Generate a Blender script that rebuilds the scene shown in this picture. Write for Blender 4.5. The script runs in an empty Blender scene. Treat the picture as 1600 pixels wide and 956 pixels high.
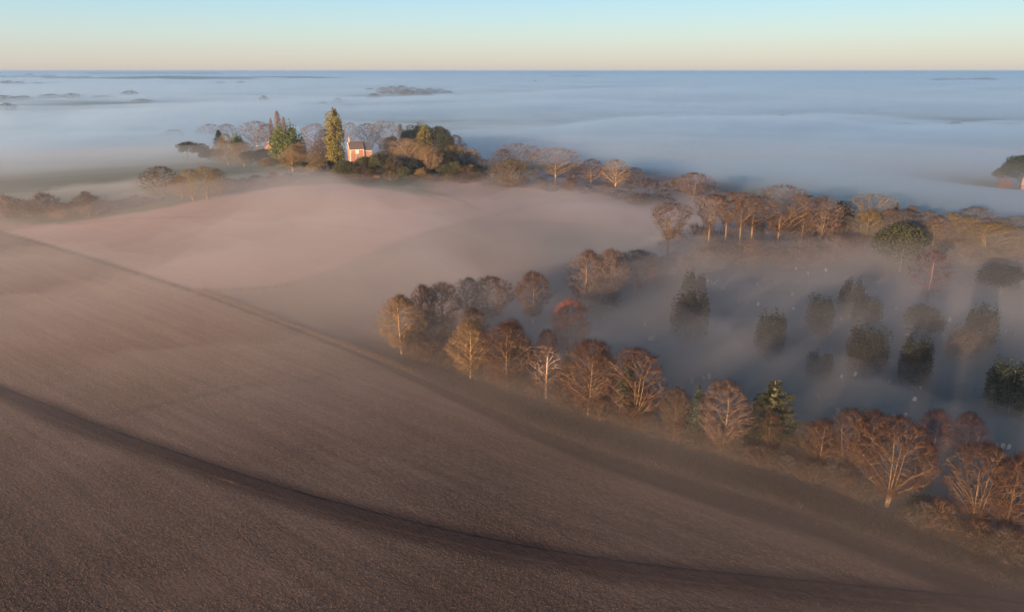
import bpy, bmesh, math, random
import numpy as np
from mathutils import Vector

S = bpy.context.scene
COL = S.collection
R = math.radians
rng = np.random.default_rng(7)
random.seed(7)

# ------------------------------------------------------------------ camera
CAM_H = 80.0
FPX = 1142.0                       # focal length in photo pixels (photo 1600 x 956)
PITCH = math.atan((478 - 111) / FPX)
cd = bpy.data.cameras.new('camera')
cam = bpy.data.objects.new('camera', cd); COL.objects.link(cam)
cd.sensor_width = 36.0; cd.lens = 36.0 * FPX / 1600.0
cd.clip_start = 1.0; cd.clip_end = 250000.0
cam.location = (0, 0, CAM_H)
cam.rotation_euler = (math.pi / 2 - PITCH, 0, 0)
S.camera = cam

# ------------------------------------------------------------------ sky, sun, exposure
SUN_EL = 7.5
SUN_DIR = Vector((-0.55, -0.83, 0)).normalized() * math.cos(R(SUN_EL)) + Vector((0, 0, math.sin(R(SUN_EL))))
W = bpy.data.worlds.new('World'); S.world = W; W.use_nodes = True
nt = W.node_tree; nt.nodes.clear()
def N(t, typ, **kw):
    n = t.nodes.new(typ)
    for k, v in kw.items(): setattr(n, k, v)
    return n
wo = N(nt, 'ShaderNodeOutputWorld'); bg = N(nt, 'ShaderNodeBackground')
sky = N(nt, 'ShaderNodeTexSky', sky_type='NISHITA', sun_disc=False, sun_elevation=R(SUN_EL),
        sun_rotation=math.atan2(SUN_DIR.x, SUN_DIR.y), altitude=80.0, air_density=1.0, dust_density=1.2, ozone_density=2.0)
tc = N(nt, 'ShaderNodeTexCoord'); sep = N(nt, 'ShaderNodeSeparateXYZ')
ramp = N(nt, 'ShaderNodeValToRGB')
def srgb(r, g, b):
    f = lambda c: (c / 255 / 12.92) if c / 255 <= .04045 else ((c / 255 + .055) / 1.055) ** 2.4
    return (f(r), f(g), f(b), 1)
mr = N(nt, 'ShaderNodeMapRange')
mr.inputs['From Min'].default_value = 0.0; mr.inputs['From Max'].default_value = 0.5
nt.links.new(tc.outputs['Generated'], sep.inputs[0]); nt.links.new(sep.outputs['Z'], mr.inputs['Value'])
nt.links.new(mr.outputs[0], ramp.inputs[0])
el = ramp.color_ramp.elements
SKY = [(0.0, (214, 202, 196)), (0.03, (213, 209, 200)), (0.085, (200, 216, 216)), (0.13, (184, 214, 225)), (0.175, (168, 209, 232)),
       (0.5, (104, 166, 214)), (1.0, (70, 124, 184))]
el[0].position = 0.0; el[0].color = srgb(*SKY[0][1]); el[1].position = 1.0; el[1].color = srgb(*SKY[-1][1])
for p, c in SKY[1:-1]:
    e = el.new(p); e.color = srgb(*c)
SKY_GAIN = 1.17
mul = N(nt, 'ShaderNodeVectorMath', operation='SCALE'); mul.inputs['Scale'].default_value = SKY_GAIN
nt.links.new(ramp.outputs[0], mul.inputs[0])
mix = N(nt, 'ShaderNodeMixRGB'); mix.inputs[0].default_value = 0.92
nt.links.new(sky.outputs[0], mix.inputs[1]); nt.links.new(mul.outputs[0], mix.inputs[2])
nt.links.new(mix.outputs[0], bg.inputs[0]); bg.inputs[1].default_value = 0.15
nt.links.new(bg.outputs[0], wo.inputs[0])
sd = bpy.data.lights.new('sun', 'SUN'); sd.energy = 3.2; sd.angle = R(0.5); sd.color = (1.0, 0.67, 0.43)
sun = bpy.data.objects.new('sun', sd); COL.objects.link(sun)
sun.rotation_euler = SUN_DIR.to_track_quat('Z', 'Y').to_euler(); sun.location = SUN_DIR * 400
S.view_settings.view_transform = 'Standard'; S.view_settings.look = 'None'
S.view_settings.gamma = 1.0; S.view_settings.exposure = 2.4; S.view_settings.use_curve_mapping = False
S.render.engine = 'CYCLES'
cy = S.cycles
cy.max_bounces = 6; cy.diffuse_bounces = 2; cy.volume_bounces = 2; cy.transparent_max_bounces = 32
cy.glossy_bounces = 1; cy.transmission_bounces = 1
cy.use_denoising = True; cy.use_adaptive_sampling = True; cy.adaptive_threshold = 0.006
cy.sample_clamp_indirect = 0.6

# ------------------------------------------------------------------ terrain
def hash2(ix, iy, s):
    v = np.sin(ix * 127.1 + iy * 311.7 + s * 74.7) * 43758.5453
    return v - np.floor(v)
def vnoise(x, y, s=0):
    ix = np.floor(x); iy = np.floor(y); fx = x - ix; fy = y - iy
    fx = fx * fx * (3 - 2 * fx); fy = fy * fy * (3 - 2 * fy)
    a = hash2(ix, iy, s); b = hash2(ix + 1, iy, s); c = hash2(ix, iy + 1, s); d = hash2(ix + 1, iy + 1, s)
    return (a + (b - a) * fx) * (1 - fy) + (c + (d - c) * fx) * fy
def fbm(x, y, s=0, o=4):
    t = 0; a = .5; n = 0
    for i in range(o):
        t = t + a * vnoise(x, y, s + i * 3.1); n += a; a *= .5; x = x * 2.03 + 11.3; y = y * 2.03 + 5.7
    return t / n
def g2(x, y, cx, cy_, sx, sy, rot=0.0):
    c, s_ = math.cos(rot), math.sin(rot); dx = x - cx; dy = y - cy_
    u = dx * c + dy * s_; v = -dx * s_ + dy * c
    return np.exp(-.5 * ((u / sx) ** 2 + (v / sy) ** 2))
def sstep(a, b, x):
    t = np.clip((x - a) / (b - a), 0, 1); return t * t * (3 - 2 * t)
RIDGES = [(-3650, 7900, 620, 300, 40, 0.0), (-2300, 8300, 500, 260, 32, 0.0), (-430, 2500, 170, 300, 13, 0.0), (-1600, 2250, 500, 260, 6, 0.0),
          (4300, 7300, 650, 350, 22, 0.0), (900, 11500, 500, 700, 20, 0.0), (-3150, 4900, 600, 300, 15, 0.0), (-350, 1350, 260, 160, 5, 0)]
def ground_z(x, y):
    x = np.asarray(x, float); y = np.asarray(y, float)
    z = 13.5 * g2(x, y, -75, 475, 150, 105, 0.12)
    z = z - 6.0 * g2(x, y, 120, 265, 75, 85)
    z = z - 3.0 * g2(x, y, -15, 270, 45, 40)
    d = np.hypot(x, y)
    z = z - 9.0 * sstep(480, 900, d) + 2.0 * g2(x, y, -230, 560, 120, 90)
    z = z + 1.2 * (fbm(x / 90, y / 90, 3, 2) - .5) * sstep(60, 200, d) + 5 * (fbm(x / 700, y / 700, 9, 2) - .5) * sstep(700, 1800, d)
    for cx, cy_, sx, sy, h, r_ in RIDGES: z = z + h * g2(x, y, cx, cy_, sx, sy, r_)
    return z
FW = np.array([0, math.cos(PITCH), -math.sin(PITCH)]); UP = np.array([0, math.sin(PITCH), math.cos(PITCH)]); RT = np.array([1., 0, 0])
def ray(u, v):
    d = FW + RT * ((u - 800) / FPX) + UP * ((478 - v) / FPX); return d / np.linalg.norm(d)
_T = np.concatenate([np.linspace(60, 900, 1700), np.geomspace(901, 60000, 3000)])
def P(u, v):
    """where the sight line of a photo pixel meets the terrain"""
    d = ray(u, v); pts = np.array([0, 0, CAM_H]) + _T[:, None] * d
    h = pts[:, 2] - ground_z(pts[:, 0], pts[:, 1]); k = np.nonzero(h < 0)[0]
    if not len(k): return pts[-1]
    k = max(k[0], 1); a = h[k - 1] / (h[k - 1] - h[k]); p = pts[k - 1] * (1 - a) + pts[k] * a
    return np.array([p[0], p[1], float(ground_z(p[0], p[1]))])
def hgt(p, vt):
    """height of an upright at p whose top shows at row vt"""
    k = (478 - vt) / FPX
    # (UP.q)/(FW.q) = k  with q = p + (0,0,h) - cam
    qy = p[1]; 
    # q.UP = qy*UPy + qz*UPz ; q.FW = qy*FWy + qz*FWz
    qz = qy * (k * FW[1] - UP[1]) / (UP[2] - k * FW[2])
    return qz + CAM_H - p[2]
def depth(p): return float(np.dot(p - np.array([0, 0, CAM_H]), FW))

def mesh_np(name, verts, faces_idx, loops_per):
    me = bpy.data.meshes.new(name)
    verts = np.asarray(verts, np.float32); faces_idx = np.asarray(faces_idx, np.int32).ravel()
    nf = len(faces_idx) // loops_per
    me.vertices.add(len(verts)); me.vertices.foreach_set('co', verts.ravel())
    me.loops.add(len(faces_idx)); me.loops.foreach_set('vertex_index', faces_idx)
    me.polygons.add(nf); me.polygons.foreach_set('loop_start', np.arange(0, nf * loops_per, loops_per, dtype=np.int32))
    me.polygons.foreach_set('loop_total', np.full(nf, loops_per, np.int32))
    me.update(calc_edges=True); me.validate()
    return me
def link(name, me, parent=None, mat=None):
    o = bpy.data.objects.new(name, me); COL.objects.link(o)
    if parent: o.parent = parent
    if mat and me is not None and not me.materials: me.materials.append(mat)
    return o
def tag(o, label=None, cat=None, group=None, kind=None):
    if label: o['label'] = label
    if cat: o['category'] = cat
    if group: o['group'] = group
    if kind: o['kind'] = kind
    return o

def polyline_dist(x, y, pts):
    best = np.full(x.shape, 1e9); tpar = np.zeros(x.shape); n = len(pts) - 1
    for i in range(n):
        ax, ay = pts[i][:2]; bx, by = pts[i + 1][:2]; dx, dy = bx - ax, by - ay; L = dx * dx + dy * dy
        t = np.clip(((x - ax) * dx + (y - ay) * dy) / L, 0, 1)
        d = np.hypot(x - ax - t * dx, y - ay - t * dy); m = d < best
        best = np.where(m, d, best); tpar = np.where(m, (i + t) / n, tpar)
    return best, tpar
def in_poly(x, y, poly):
    ins = np.zeros(x.shape, bool); n = len(poly)
    for i in range(n):
        x1, y1 = poly[i][:2]; x2, y2 = poly[(i + 1) % n][:2]
        c = ((y1 > y) != (y2 > y)) & (x < (x2 - x1) * (y - y1) / (y2 - y1 + 1e-12) + x1)
        ins ^= c
    return ins
def smooth_line(pts, n=60):
    p = np.array([q[:2] for q in pts]); out = []
    P_ = np.vstack([2 * p[0] - p[1], p, 2 * p[-1] - p[-2]]); m = len(p) - 1
    for s_ in np.linspace(0, m - 1e-6, n):
        i = int(s_); t = s_ - i; a, b, c, d = P_[i], P_[i + 1], P_[i + 2], P_[i + 3]
        out.append(.5 * (2 * b + (c - a) * t + (2 * a - 5 * b + 4 * c - d) * t * t + (3 * b - 3 * c + d - a) * t ** 3))
    return np.array(out)

BOUND = smooth_line([P(*q) for q in [(-160, 330), (0, 362), (130, 398), (300, 452), (470, 515), (600, 565), (760, 632), (900, 688), (1080, 745), (1250, 795), (1420, 858), (1600, 915), (1800, 985)]], 80)
TRACK = smooth_line([P(*q) for q in [(-150, 560), (0, 612), (180, 682), (400, 757), (600, 813), (800, 858), (1000, 890), (1200, 911), (1400, 930), (1600, 952), (1800, 990)]], 80)
INNER = smooth_line([P(*q) for q in [(312, 455), (420, 449), (500, 430), (570, 402), (640, 372), (720, 350), (800, 345), (900, 350)]], 50)
CREST = smooth_line([P(*q) for q in [(0, 352), (120, 346), (250, 326), (380, 300), (520, 287), (600, 296), (680, 310), (740, 327)]], 50)

PARTS_W = np.concatenate([np.arange(-62, 62, .4), np.arange(62, 298, 4.0)])
RAD = np.concatenate([[0.5, 12, 24, 36, 46], np.geomspace(52, 900, 330), np.geomspace(925, 90000, 120)])
A, RR = np.meshgrid(np.radians(PARTS_W), RAD)
gx = RR * np.sin(A); gy = RR * np.cos(A); gz = ground_z(gx, gy)
nr, na = gx.shape
V = np.stack([gx, gy, gz], -1).reshape(-1, 3)
i0 = (np.arange(nr - 1)[:, None] * na + np.arange(na)[None, :]); j1 = (np.arange(na) + 1) % na
a_ = i0; b_ = np.arange(nr - 1)[:, None] * na + j1[None, :]
F = np.stack([a_, b_, b_ + na, a_ + na], -1).reshape(-1, 4)[:, ::-1]
gm = mesh_np('ground', V, F, 4)
gm.polygons.foreach_set('use_smooth', np.ones(len(gm.polygons), bool))

def sm(img_poly): return [P(*q) for q in img_poly]
# what grows where: base colours of the parcels
x, y = gx.ravel(), gy.ravel()
dB, _ = polyline_dist(x, y, BOUND); dT, tT = polyline_dist(x, y, TRACK)
dI, _ = polyline_dist(x, y, INNER); dC, _ = polyline_dist(x, y, CREST)
side = np.zeros_like(x)
bx, by = BOUND[:, 0], BOUND[:, 1]
near_field = x * 0 + 1
yb = np.interp(x, bx, by)                       # the boundary runs left to right
sB = (y - yb)                                   # > 0 beyond the boundary
fore = 1 - sstep(-1.2, 1.2, sB + (fbm(x / 4, y / 4, 5, 2) - .5) * 2)
stub = np.array([.102, .068, .048]); dark = np.array([.044, .029, .023]); pink = np.array([.275, .182, .138])
past = np.array([.175, .125, .090]); green = np.array([.06, .085, .045]); ceme = np.array([.045, .055, .045]); farc = np.array([.07, .085, .055])
c = np.tile(farc, (len(x), 1)) * (0.75 + .5 * fbm(x / 260, y / 260, 2, 2))[:, None]
def put(mask, col):
    global c
    c = c * (1 - mask[:, None]) + col * mask[:, None]
yI = np.interp(x, INNER[:, 0], INNER[:, 1], left=-1e5, right=INNER[-1, 1])
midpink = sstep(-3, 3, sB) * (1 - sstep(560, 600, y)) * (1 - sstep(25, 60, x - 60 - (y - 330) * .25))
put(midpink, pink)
inpast = sstep(-3, 3, sB) * (1 - sstep(-9, 7, y - yI + 8 * (fbm(x / 30, y / 30, 61, 3) - .5))) * sstep(INNER[0, 0] - 2, INNER[0, 0] + 3, x)
put(inpast * (x < 260), past)
yC = np.interp(x, CREST[:, 0], CREST[:, 1], left=CREST[0, 1], right=1e5)
beyond = sstep(-2, 5, y - yC) * sstep(0, 30, sB) * (1 - sstep(-60, -40, x))
put(beyond * (y < 1200), green)
cem = sstep(-2, 4, sB) * sstep(5, 35, x - 5 + (y - 200) * .1) * (1 - sstep(330, 390, y))
put(cem, ceme)
put(.9 * sstep(-2, 1, sB) * (1 - sstep(9, 22, sB)) * sstep(-75, -40, x) * (y < 300), np.array([.060, .046, .034]))
put(fore, stub * 1.0)
pl = P(120, 470); put(.7 * fore * g2(x, y, pl[0], pl[1], 80, 55, -.6), np.array([.26, .165, .102]))  # warm sunlit brightness at the field's left middle, put into the soil colour
# soil moisture patches and bare headlands
for ln, wl, k_ in (([(520, 286), (620, 292), (700, 306), (745, 327)], 2.0, .45), ([(640, 372), (740, 345), (850, 318), (960, 312)], 2.2, .35),
                   ([(60, 352), (250, 340), (420, 345), (600, 360)], 1.6, .25), ([(470, 596), (540, 580), (600, 574)], 1.2, .35), ([(170, 650), (270, 628), (400, 600)], 1.3, .35)):
    dd, _ = polyline_dist(x, y, smooth_line([P(*q) for q in ln], 24)); put(k_ * (1 - sstep(wl * .4, wl * 1.6, dd)), np.array([.065, .046, .036]))
m1 = fbm(x / 45, y / 45, 21, 3)[:, None]
c *= 0.74 + .52 * m1
put(.85 * fore * (1 - sstep(2.0, 5.4, dT + 1.6 * (fbm(x / 14, y / 14, 8, 2) - .5))), dark)
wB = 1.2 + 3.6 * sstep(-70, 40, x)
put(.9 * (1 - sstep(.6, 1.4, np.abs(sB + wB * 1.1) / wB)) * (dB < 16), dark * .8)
put(.6 * (1 - sstep(.3, 1.4, dC)) * (x < 0), np.array([.10, .07, .055]))
put(.5 * (1 - sstep(1.0, 3.5, dI)), np.array([.17, .12, .07]))
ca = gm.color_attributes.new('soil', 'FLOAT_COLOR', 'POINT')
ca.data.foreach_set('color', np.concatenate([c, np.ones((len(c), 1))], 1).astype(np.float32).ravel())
fa = gm.attributes.new('rows', 'FLOAT', 'POINT'); fa.data.foreach_set('value', (fore * (1 - sstep(2.0, 5.0, dT) * 0)).astype(np.float32) * 1.0)

def mat(name, rough=.9):
    m = bpy.data.materials.new(name); m.use_nodes = True
    b = m.node_tree.nodes['Principled BSDF']; b.inputs['Roughness'].default_value = rough
    b.inputs['Specular IOR Level'].default_value = .15
    return m, m.node_tree, b
def mapped(t, rot, scale, src):
    mp = N(t, 'ShaderNodeMapping'); mp.inputs['Rotation'].default_value = (0, 0, rot)
    t.links.new(src, mp.inputs[0])
    ms = N(t, 'ShaderNodeMapping'); ms.inputs['Scale'].default_value = scale
    t.links.new(mp.outputs[0], ms.inputs[0]); return ms.outputs[0]
def noise(t, vec, scale, detail=3, rough=.55):
    n = N(t, 'ShaderNodeTexNoise'); n.inputs['Scale'].default_value = scale; n.inputs['Detail'].default_value = detail; n.inputs['Roughness'].default_value = rough
    t.links.new(vec, n.inputs['Vector']); return n.outputs[0]
def mrange(t, src, a, b, lo, hi):
    n = N(t, 'ShaderNodeMapRange'); n.inputs[1].default_value = a; n.inputs[2].default_value = b; n.inputs[3].default_value = lo; n.inputs[4].default_value = hi
    t.links.new(src, n.inputs[0]); return n.outputs[0]
def mmath(t, op, a, b):
    n = N(t, 'ShaderNodeMath', operation=op)
    for i, q in enumerate((a, b)):
        if isinstance(q, (int, float)): n.inputs[i].default_value = q
        else: t.links.new(q, n.inputs[i])
    return n.outputs[0]
def colscale(t, col, fac):
    n = N(t, 'ShaderNodeVectorMath', operation='SCALE'); t.links.new(col, n.inputs[0]); t.links.new(fac, n.inputs['Scale']); return n.outputs[0]

ROWDIR = math.atan2(-0.60, 0.80)
def field_mat():
    m, t, b = mat('field_soil', 1.0)
    b.inputs['Specular IOR Level'].default_value = .05
    g = N(t, 'ShaderNodeNewGeometry').outputs['Position']
    at = N(t, 'ShaderNodeAttribute', attribute_name='soil').outputs['Color']
    rw = N(t, 'ShaderNodeAttribute', attribute_name='rows').outputs['Fac']
    rows = noise(t, mapped(t, -ROWDIR, (.025, .42, .3), g), 1.0, 3, .6)
    fine = noise(t, mapped(t, -ROWDIR, (.9, 2.6, 1), g), 1.0, 3, .75)
    grit = noise(t, mapped(t, 0, (2.4, 2.4, 2.4), g), 1.0, 2, .7)
    f1 = mrange(t, rows, .32, .68, .85, 1.15)
    f2 = mrange(t, fine, .33, .67, .72, 1.28)
    f3 = mrange(t, grit, .3, .7, .88, 1.12)
    k = mmath(t, 'MULTIPLY', mmath(t, 'MULTIPLY', f1, f2), f3)
    # only the stubble has rows; the rest keeps a quarter of it
    k = mmath(t, 'ADD', 1.0, mmath(t, 'MULTIPLY', mmath(t, 'SUBTRACT', k, 1.0), mrange(t, rw, 0, 1, .45, 1.0)))
    t.links.new(colscale(t, at, k), b.inputs['Base Color'])
    bp = N(t, 'ShaderNodeBump'); bp.inputs['Strength'].default_value = .35; bp.inputs['Distance'].default_value = .25
    t.links.new(mmath(t, 'ADD', fine, mmath(t, 'MULTIPLY', rows, .6)), bp.inputs['Height']); t.links.new(bp.outputs[0], b.inputs['Normal'])
    return m
M_FIELD = field_mat()
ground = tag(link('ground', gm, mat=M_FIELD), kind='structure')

# ------------------------------------------------------------------ fog
def vol_mat(name, dens, col, g=0.0):
    m = bpy.data.materials.new(name); m.use_nodes = True; t = m.node_tree; t.nodes.clear()
    o = N(t, 'ShaderNodeOutputMaterial'); v = N(t, 'ShaderNodeVolumePrincipled')
    v.inputs['Color'].default_value = (*col, 1); v.inputs['Density'].default_value = dens; v.inputs['Anisotropy'].default_value = g
    t.links.new(v.outputs[0], o.inputs['Volume']); return m
FA = np.concatenate([np.arange(-66, 66, 1.0), np.arange(66, 294, 6.0)])
FR = np.concatenate([[1, 30], np.geomspace(60, 1200, 150), np.geomspace(1230, 9000, 150), np.geomspace(9500, 80000, 30)])
FAm, FRm = np.meshgrid(np.radians(FA), FR)
fx, fy = FRm * np.sin(FAm), FRm * np.cos(FAm); fd = FRm; fz = ground_z(fx, fy)
def fog_bank(name, top, dens, col, g=0.45):
    nr_, na_ = top.shape; bot = -60.0
    V1 = np.stack([fx, fy, top], -1).reshape(-1, 3); V2 = V1.copy(); V2[:, 2] = bot
    n = len(V1); base = np.arange(nr_ - 1)[:, None] * na_; j0 = np.arange(na_)[None]; j1_ = (j0 + 1) % na_
    q = np.stack([base + j0, base + na_ + j0, base + na_ + j1_, base + j1_], -1).reshape(-1, 4)
    fs = [q, q[:, ::-1] + n]
    e = (nr_ - 1) * na_; k0 = np.arange(na_); k1 = (k0 + 1) % na_
    fs.append(np.stack([e + k0, n + e + k0, n + e + k1, e + k1], 1))
    F_ = np.concatenate(fs)
    me = mesh_np(name, np.vstack([V1, V2]), F_, 4)
    bm = bmesh.new(); bm.from_mesh(me)
    bm.verts.ensure_lookup_table()
    bm.faces.new([bm.verts[i] for i in range(na_)][::-1]); bm.faces.new([bm.verts[n + i] for i in range(na_)])
    bmesh.ops.recalc_face_normals(bm, faces=bm.faces); bm.to_mesh(me); bm.free()
    me.polygons.foreach_set('use_smooth', np.ones(len(me.polygons), bool))
    o = link(name, me, mat=vol_mat(name + '_air', dens, col, g)); o['kind'] = 'stuff'
    return o
def blob(u, v, su, sv, rot=0.0):
    p = P(u, v); return g2(fx, fy, p[0], p[1], su, sv, rot)
n5 = np.clip((fbm(fx / 42 + .3 * fy / 42, fy / 20, 71, 4) - .36) * 3.6, 0, 1.5)
n1 = fbm(fx / 60, fy / 60, 31, 4); n2 = fbm(fx / 170, fy / 110, 37, 4); n3 = fbm(fx / 1100, fy / 420, 41, 4); n4 = fbm(fx / 420, fy / 160, 43, 4)
hid = fz - 3.0                                        # under the soil: no fog there
FOGC = (.77, .92, 1.0)
far = sstep(600, 1100, fd)
def bank(name, t, lvl, near, dens):
    """t: thickness over the ground of the near patches; lvl: level of the fog sea; near: how far out the sea begins"""
    rt = sstep(40, 210, fx)
    lf = 1 - sstep(-260, -140, fx)
    k = sstep(near[0] - 235 * rt + 60 * lf, near[1] - 305 * rt + 130 * lf, fd)
    sea = np.maximum(lvl * k + (fz - 4) * (1 - k), hid)
    tt = np.maximum(fz + np.where(t > .3, t, -3), hid)
    fog_bank(name + '_patches', tt, dens, (.92, .85, .78), .42)
    fog_bank(name + '_sea', sea, dens, FOGC, .52)
edge = np.exp(-.5 * (polyline_dist(fx, fy, [(b[0] + 10, b[1] + 12) for b in BOUND[18:]])[0] / 20) ** 2) * sstep(-40, 10, fx)
# dense fog lying low in the hollows and the valley
t1 = (6.5 * blob(1270, 460, 85, 85) + 3.5 * blob(1000, 400, 50, 60) + 4.6 * edge + 2.5 * blob(760, 470, 40, 30) + 2.5 * blob(1000, 320, 60, 40)) * (.3 + 1.4 * n1)
l1 = -3.5 + (7.0 + 8 * far) * (n2 - .5) + 44.0 * (n4 - .5) * far + 20 * (n3 - .5) * far + 4.0 * far + 13 * sstep(390, 500, fd) * (1 - sstep(800, 1500, fd)) * sstep(-20, 120, fx)
# a thinner sheet over it, and over the fields
t2 = (11 * blob(430, 375, 120, 65) + 9 * blob(820, 390, 80, 60) + 19 * blob(1300, 510, 120, 75) + 5 * blob(180, 480, 60, 45) + 6 * blob(300, 300, 200, 40) + 13 * edge + 5 * blob(620, 330, 130, 35) + 9 * blob(560, 470, 60, 35) + 12 * blob(1500, 395, 55, 40)) * (1 - .55 * blob(1150, 398, 45, 28)) * (.15 + .9 * n1 + .65 * n5)
l2 = 8.0 + 13.0 * (n2 - .5) + 28 * (n4 - .5) * far + 20 * (n3 - .5) * far + 3 * far
hole = 1 - .75 * blob(1588, 292, 60, 60)
for (u, v, a_, su, sv) in ((110, 222, 13, .16, .10), (330, 186, 9, .10, .12), (880, 196, 12, .14, .16), (1230, 236, 11, .13, .10), (1040, 158, 12, .16, .16),
                           (1450, 176, 11, .14, .16), (1000, 245, 9, .10, .08)):
    q_ = P(u, v); D_ = math.hypot(q_[0], q_[1]); l2 = l2 + a_ * (.2 + 1.1 * n5) * g2(fx, fy, q_[0], q_[1], D_ * su, D_ * sv, -.15)
l2 = (l2 - 2.0) * hole - 8 * (1 - hole); l1 = l1 * hole - 8 * (1 - hole)
bank('haze_valley', t1, l1, (585, 765), .014)
bank('haze_sheet', t2 - .6, l2, (570, 755), .0046)
# the faint morning mist that hangs over everything
t3 = (12 + 12 * (n2 - .5) + 9 * sstep(120, 350, fd) + 6 * blob(1280, 500, 120, 90)) * (1 - .85 * g2(fx, fy, -75, 490, 150, 75)) * (1 - .7 * g2(fx, fy, 50, 430, 70, 50)) * (1 - .55 * blob(1150, 398, 50, 30)) * (1 - sstep(700, 1500, fd))
fog_bank('haze_mist', np.maximum(fz + t3 * sstep(100, 230, fd) - .5, hid), .0018, (.92, .85, .78), .42)
# clear air: one box round the camera and everything
bm = bmesh.new(); bmesh.ops.create_cube(bm, size=1.0)
for v in bm.verts: v.co = (v.co.x * 190000, v.co.y * 190000, 82.5 if v.co.z > 0 else -62.0)
hm = bpy.data.meshes.new('haze'); bm.to_mesh(hm); bm.free()
haze = link('haze', hm, mat=vol_mat('air', 1.1e-4, (.74, .88, 1.0), .78)); haze['kind'] = 'stuff'

# ------------------------------------------------------------------ trees
def tint_mat(name, rough, lo, hi, scale, trans=0.0):
    """base colour = the object's own colour, broken up by noise"""
    m, t, b = mat(name, rough)
    oi = N(t, 'ShaderNodeObjectInfo').outputs['Color']
    g = N(t, 'ShaderNodeNewGeometry').outputs['Position']
    k = mrange(t, noise(t, g, scale, 2, .6), .3, .7, lo, hi)
    t.links.new(colscale(t, oi, k), b.inputs['Base Color']); return m
M_BARK = tint_mat('bark', .95, .75, 1.3, 1.2)
M_TWIG = tint_mat('twigs', .95, .6, 1.45, .7)
M_LEAF = tint_mat('leaves', .85, .7, 1.3, .5)

class Tubes:
    def __init__(s): s.v = []; s.f = []; s.n = 0
    def add(s, pts, rad, sides=5):
        pts = np.asarray(pts, float); rad = np.asarray(rad, float); m = len(pts)
        tan = np.gradient(pts, axis=0); tan /= np.linalg.norm(tan, axis=1, keepdims=True) + 1e-9
        ref = np.array([.31, .87, .38]); a = np.cross(tan, ref); a /= np.linalg.norm(a, axis=1, keepdims=True) + 1e-9
        b = np.cross(tan, a); th = np.arange(sides) * 2 * np.pi / sides
        ring = pts[:, None] + rad[:, None, None] * (np.cos(th)[None, :, None] * a[:, None] + np.sin(th)[None, :, None] * b[:, None])
        s.v.append(ring.reshape(-1, 3))
        i = np.arange(m - 1)[:, None] * sides; k = np.arange(sides)[None]; k2 = (k + 1) % sides
        s.f.append((np.stack([i + k, i + k2, i + sides + k2, i + sides + k], -1).reshape(-1, 4)) + s.n); s.n += m * sides
    def mesh(s, name):
        me = mesh_np(name, np.concatenate(s.v), np.concatenate(s.f), 4)
        me.polygons.foreach_set('use_smooth', np.ones(len(me.polygons), bool)); return me
def unit(a): return a / (np.linalg.norm(a, axis=-1, keepdims=True) + 1e-9)
def bez(p0, p1, p2, n):
    t = np.linspace(0, 1, n)[:, None]; return (1 - t) ** 2 * p0 + 2 * t * (1 - t) * p1 + t * t * p2
def rdir(r, n): return unit(r.normal(size=(n, 3)))

def blades(name, base, d, L, wid, r):
    """slender three-sided spikes, one per twig"""
    n = len(base); a = unit(np.cross(d, rdir(r, n))); b = np.cross(d, a); w = wid[:, None]
    tip = base + d * L[:, None]
    v = np.stack([base + a * w, base - a * w * .5 + b * w * .87, base - a * w * .5 - b * w * .87, tip], 1).reshape(-1, 3)
    i = np.arange(n)[:, None] * 4
    f = np.concatenate([i + [[0, 1, 3]], i + [[1, 2, 3]], i + [[2, 0, 3]]], 1).reshape(-1, 3)
    return mesh_np(name, v, f, 3)

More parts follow.
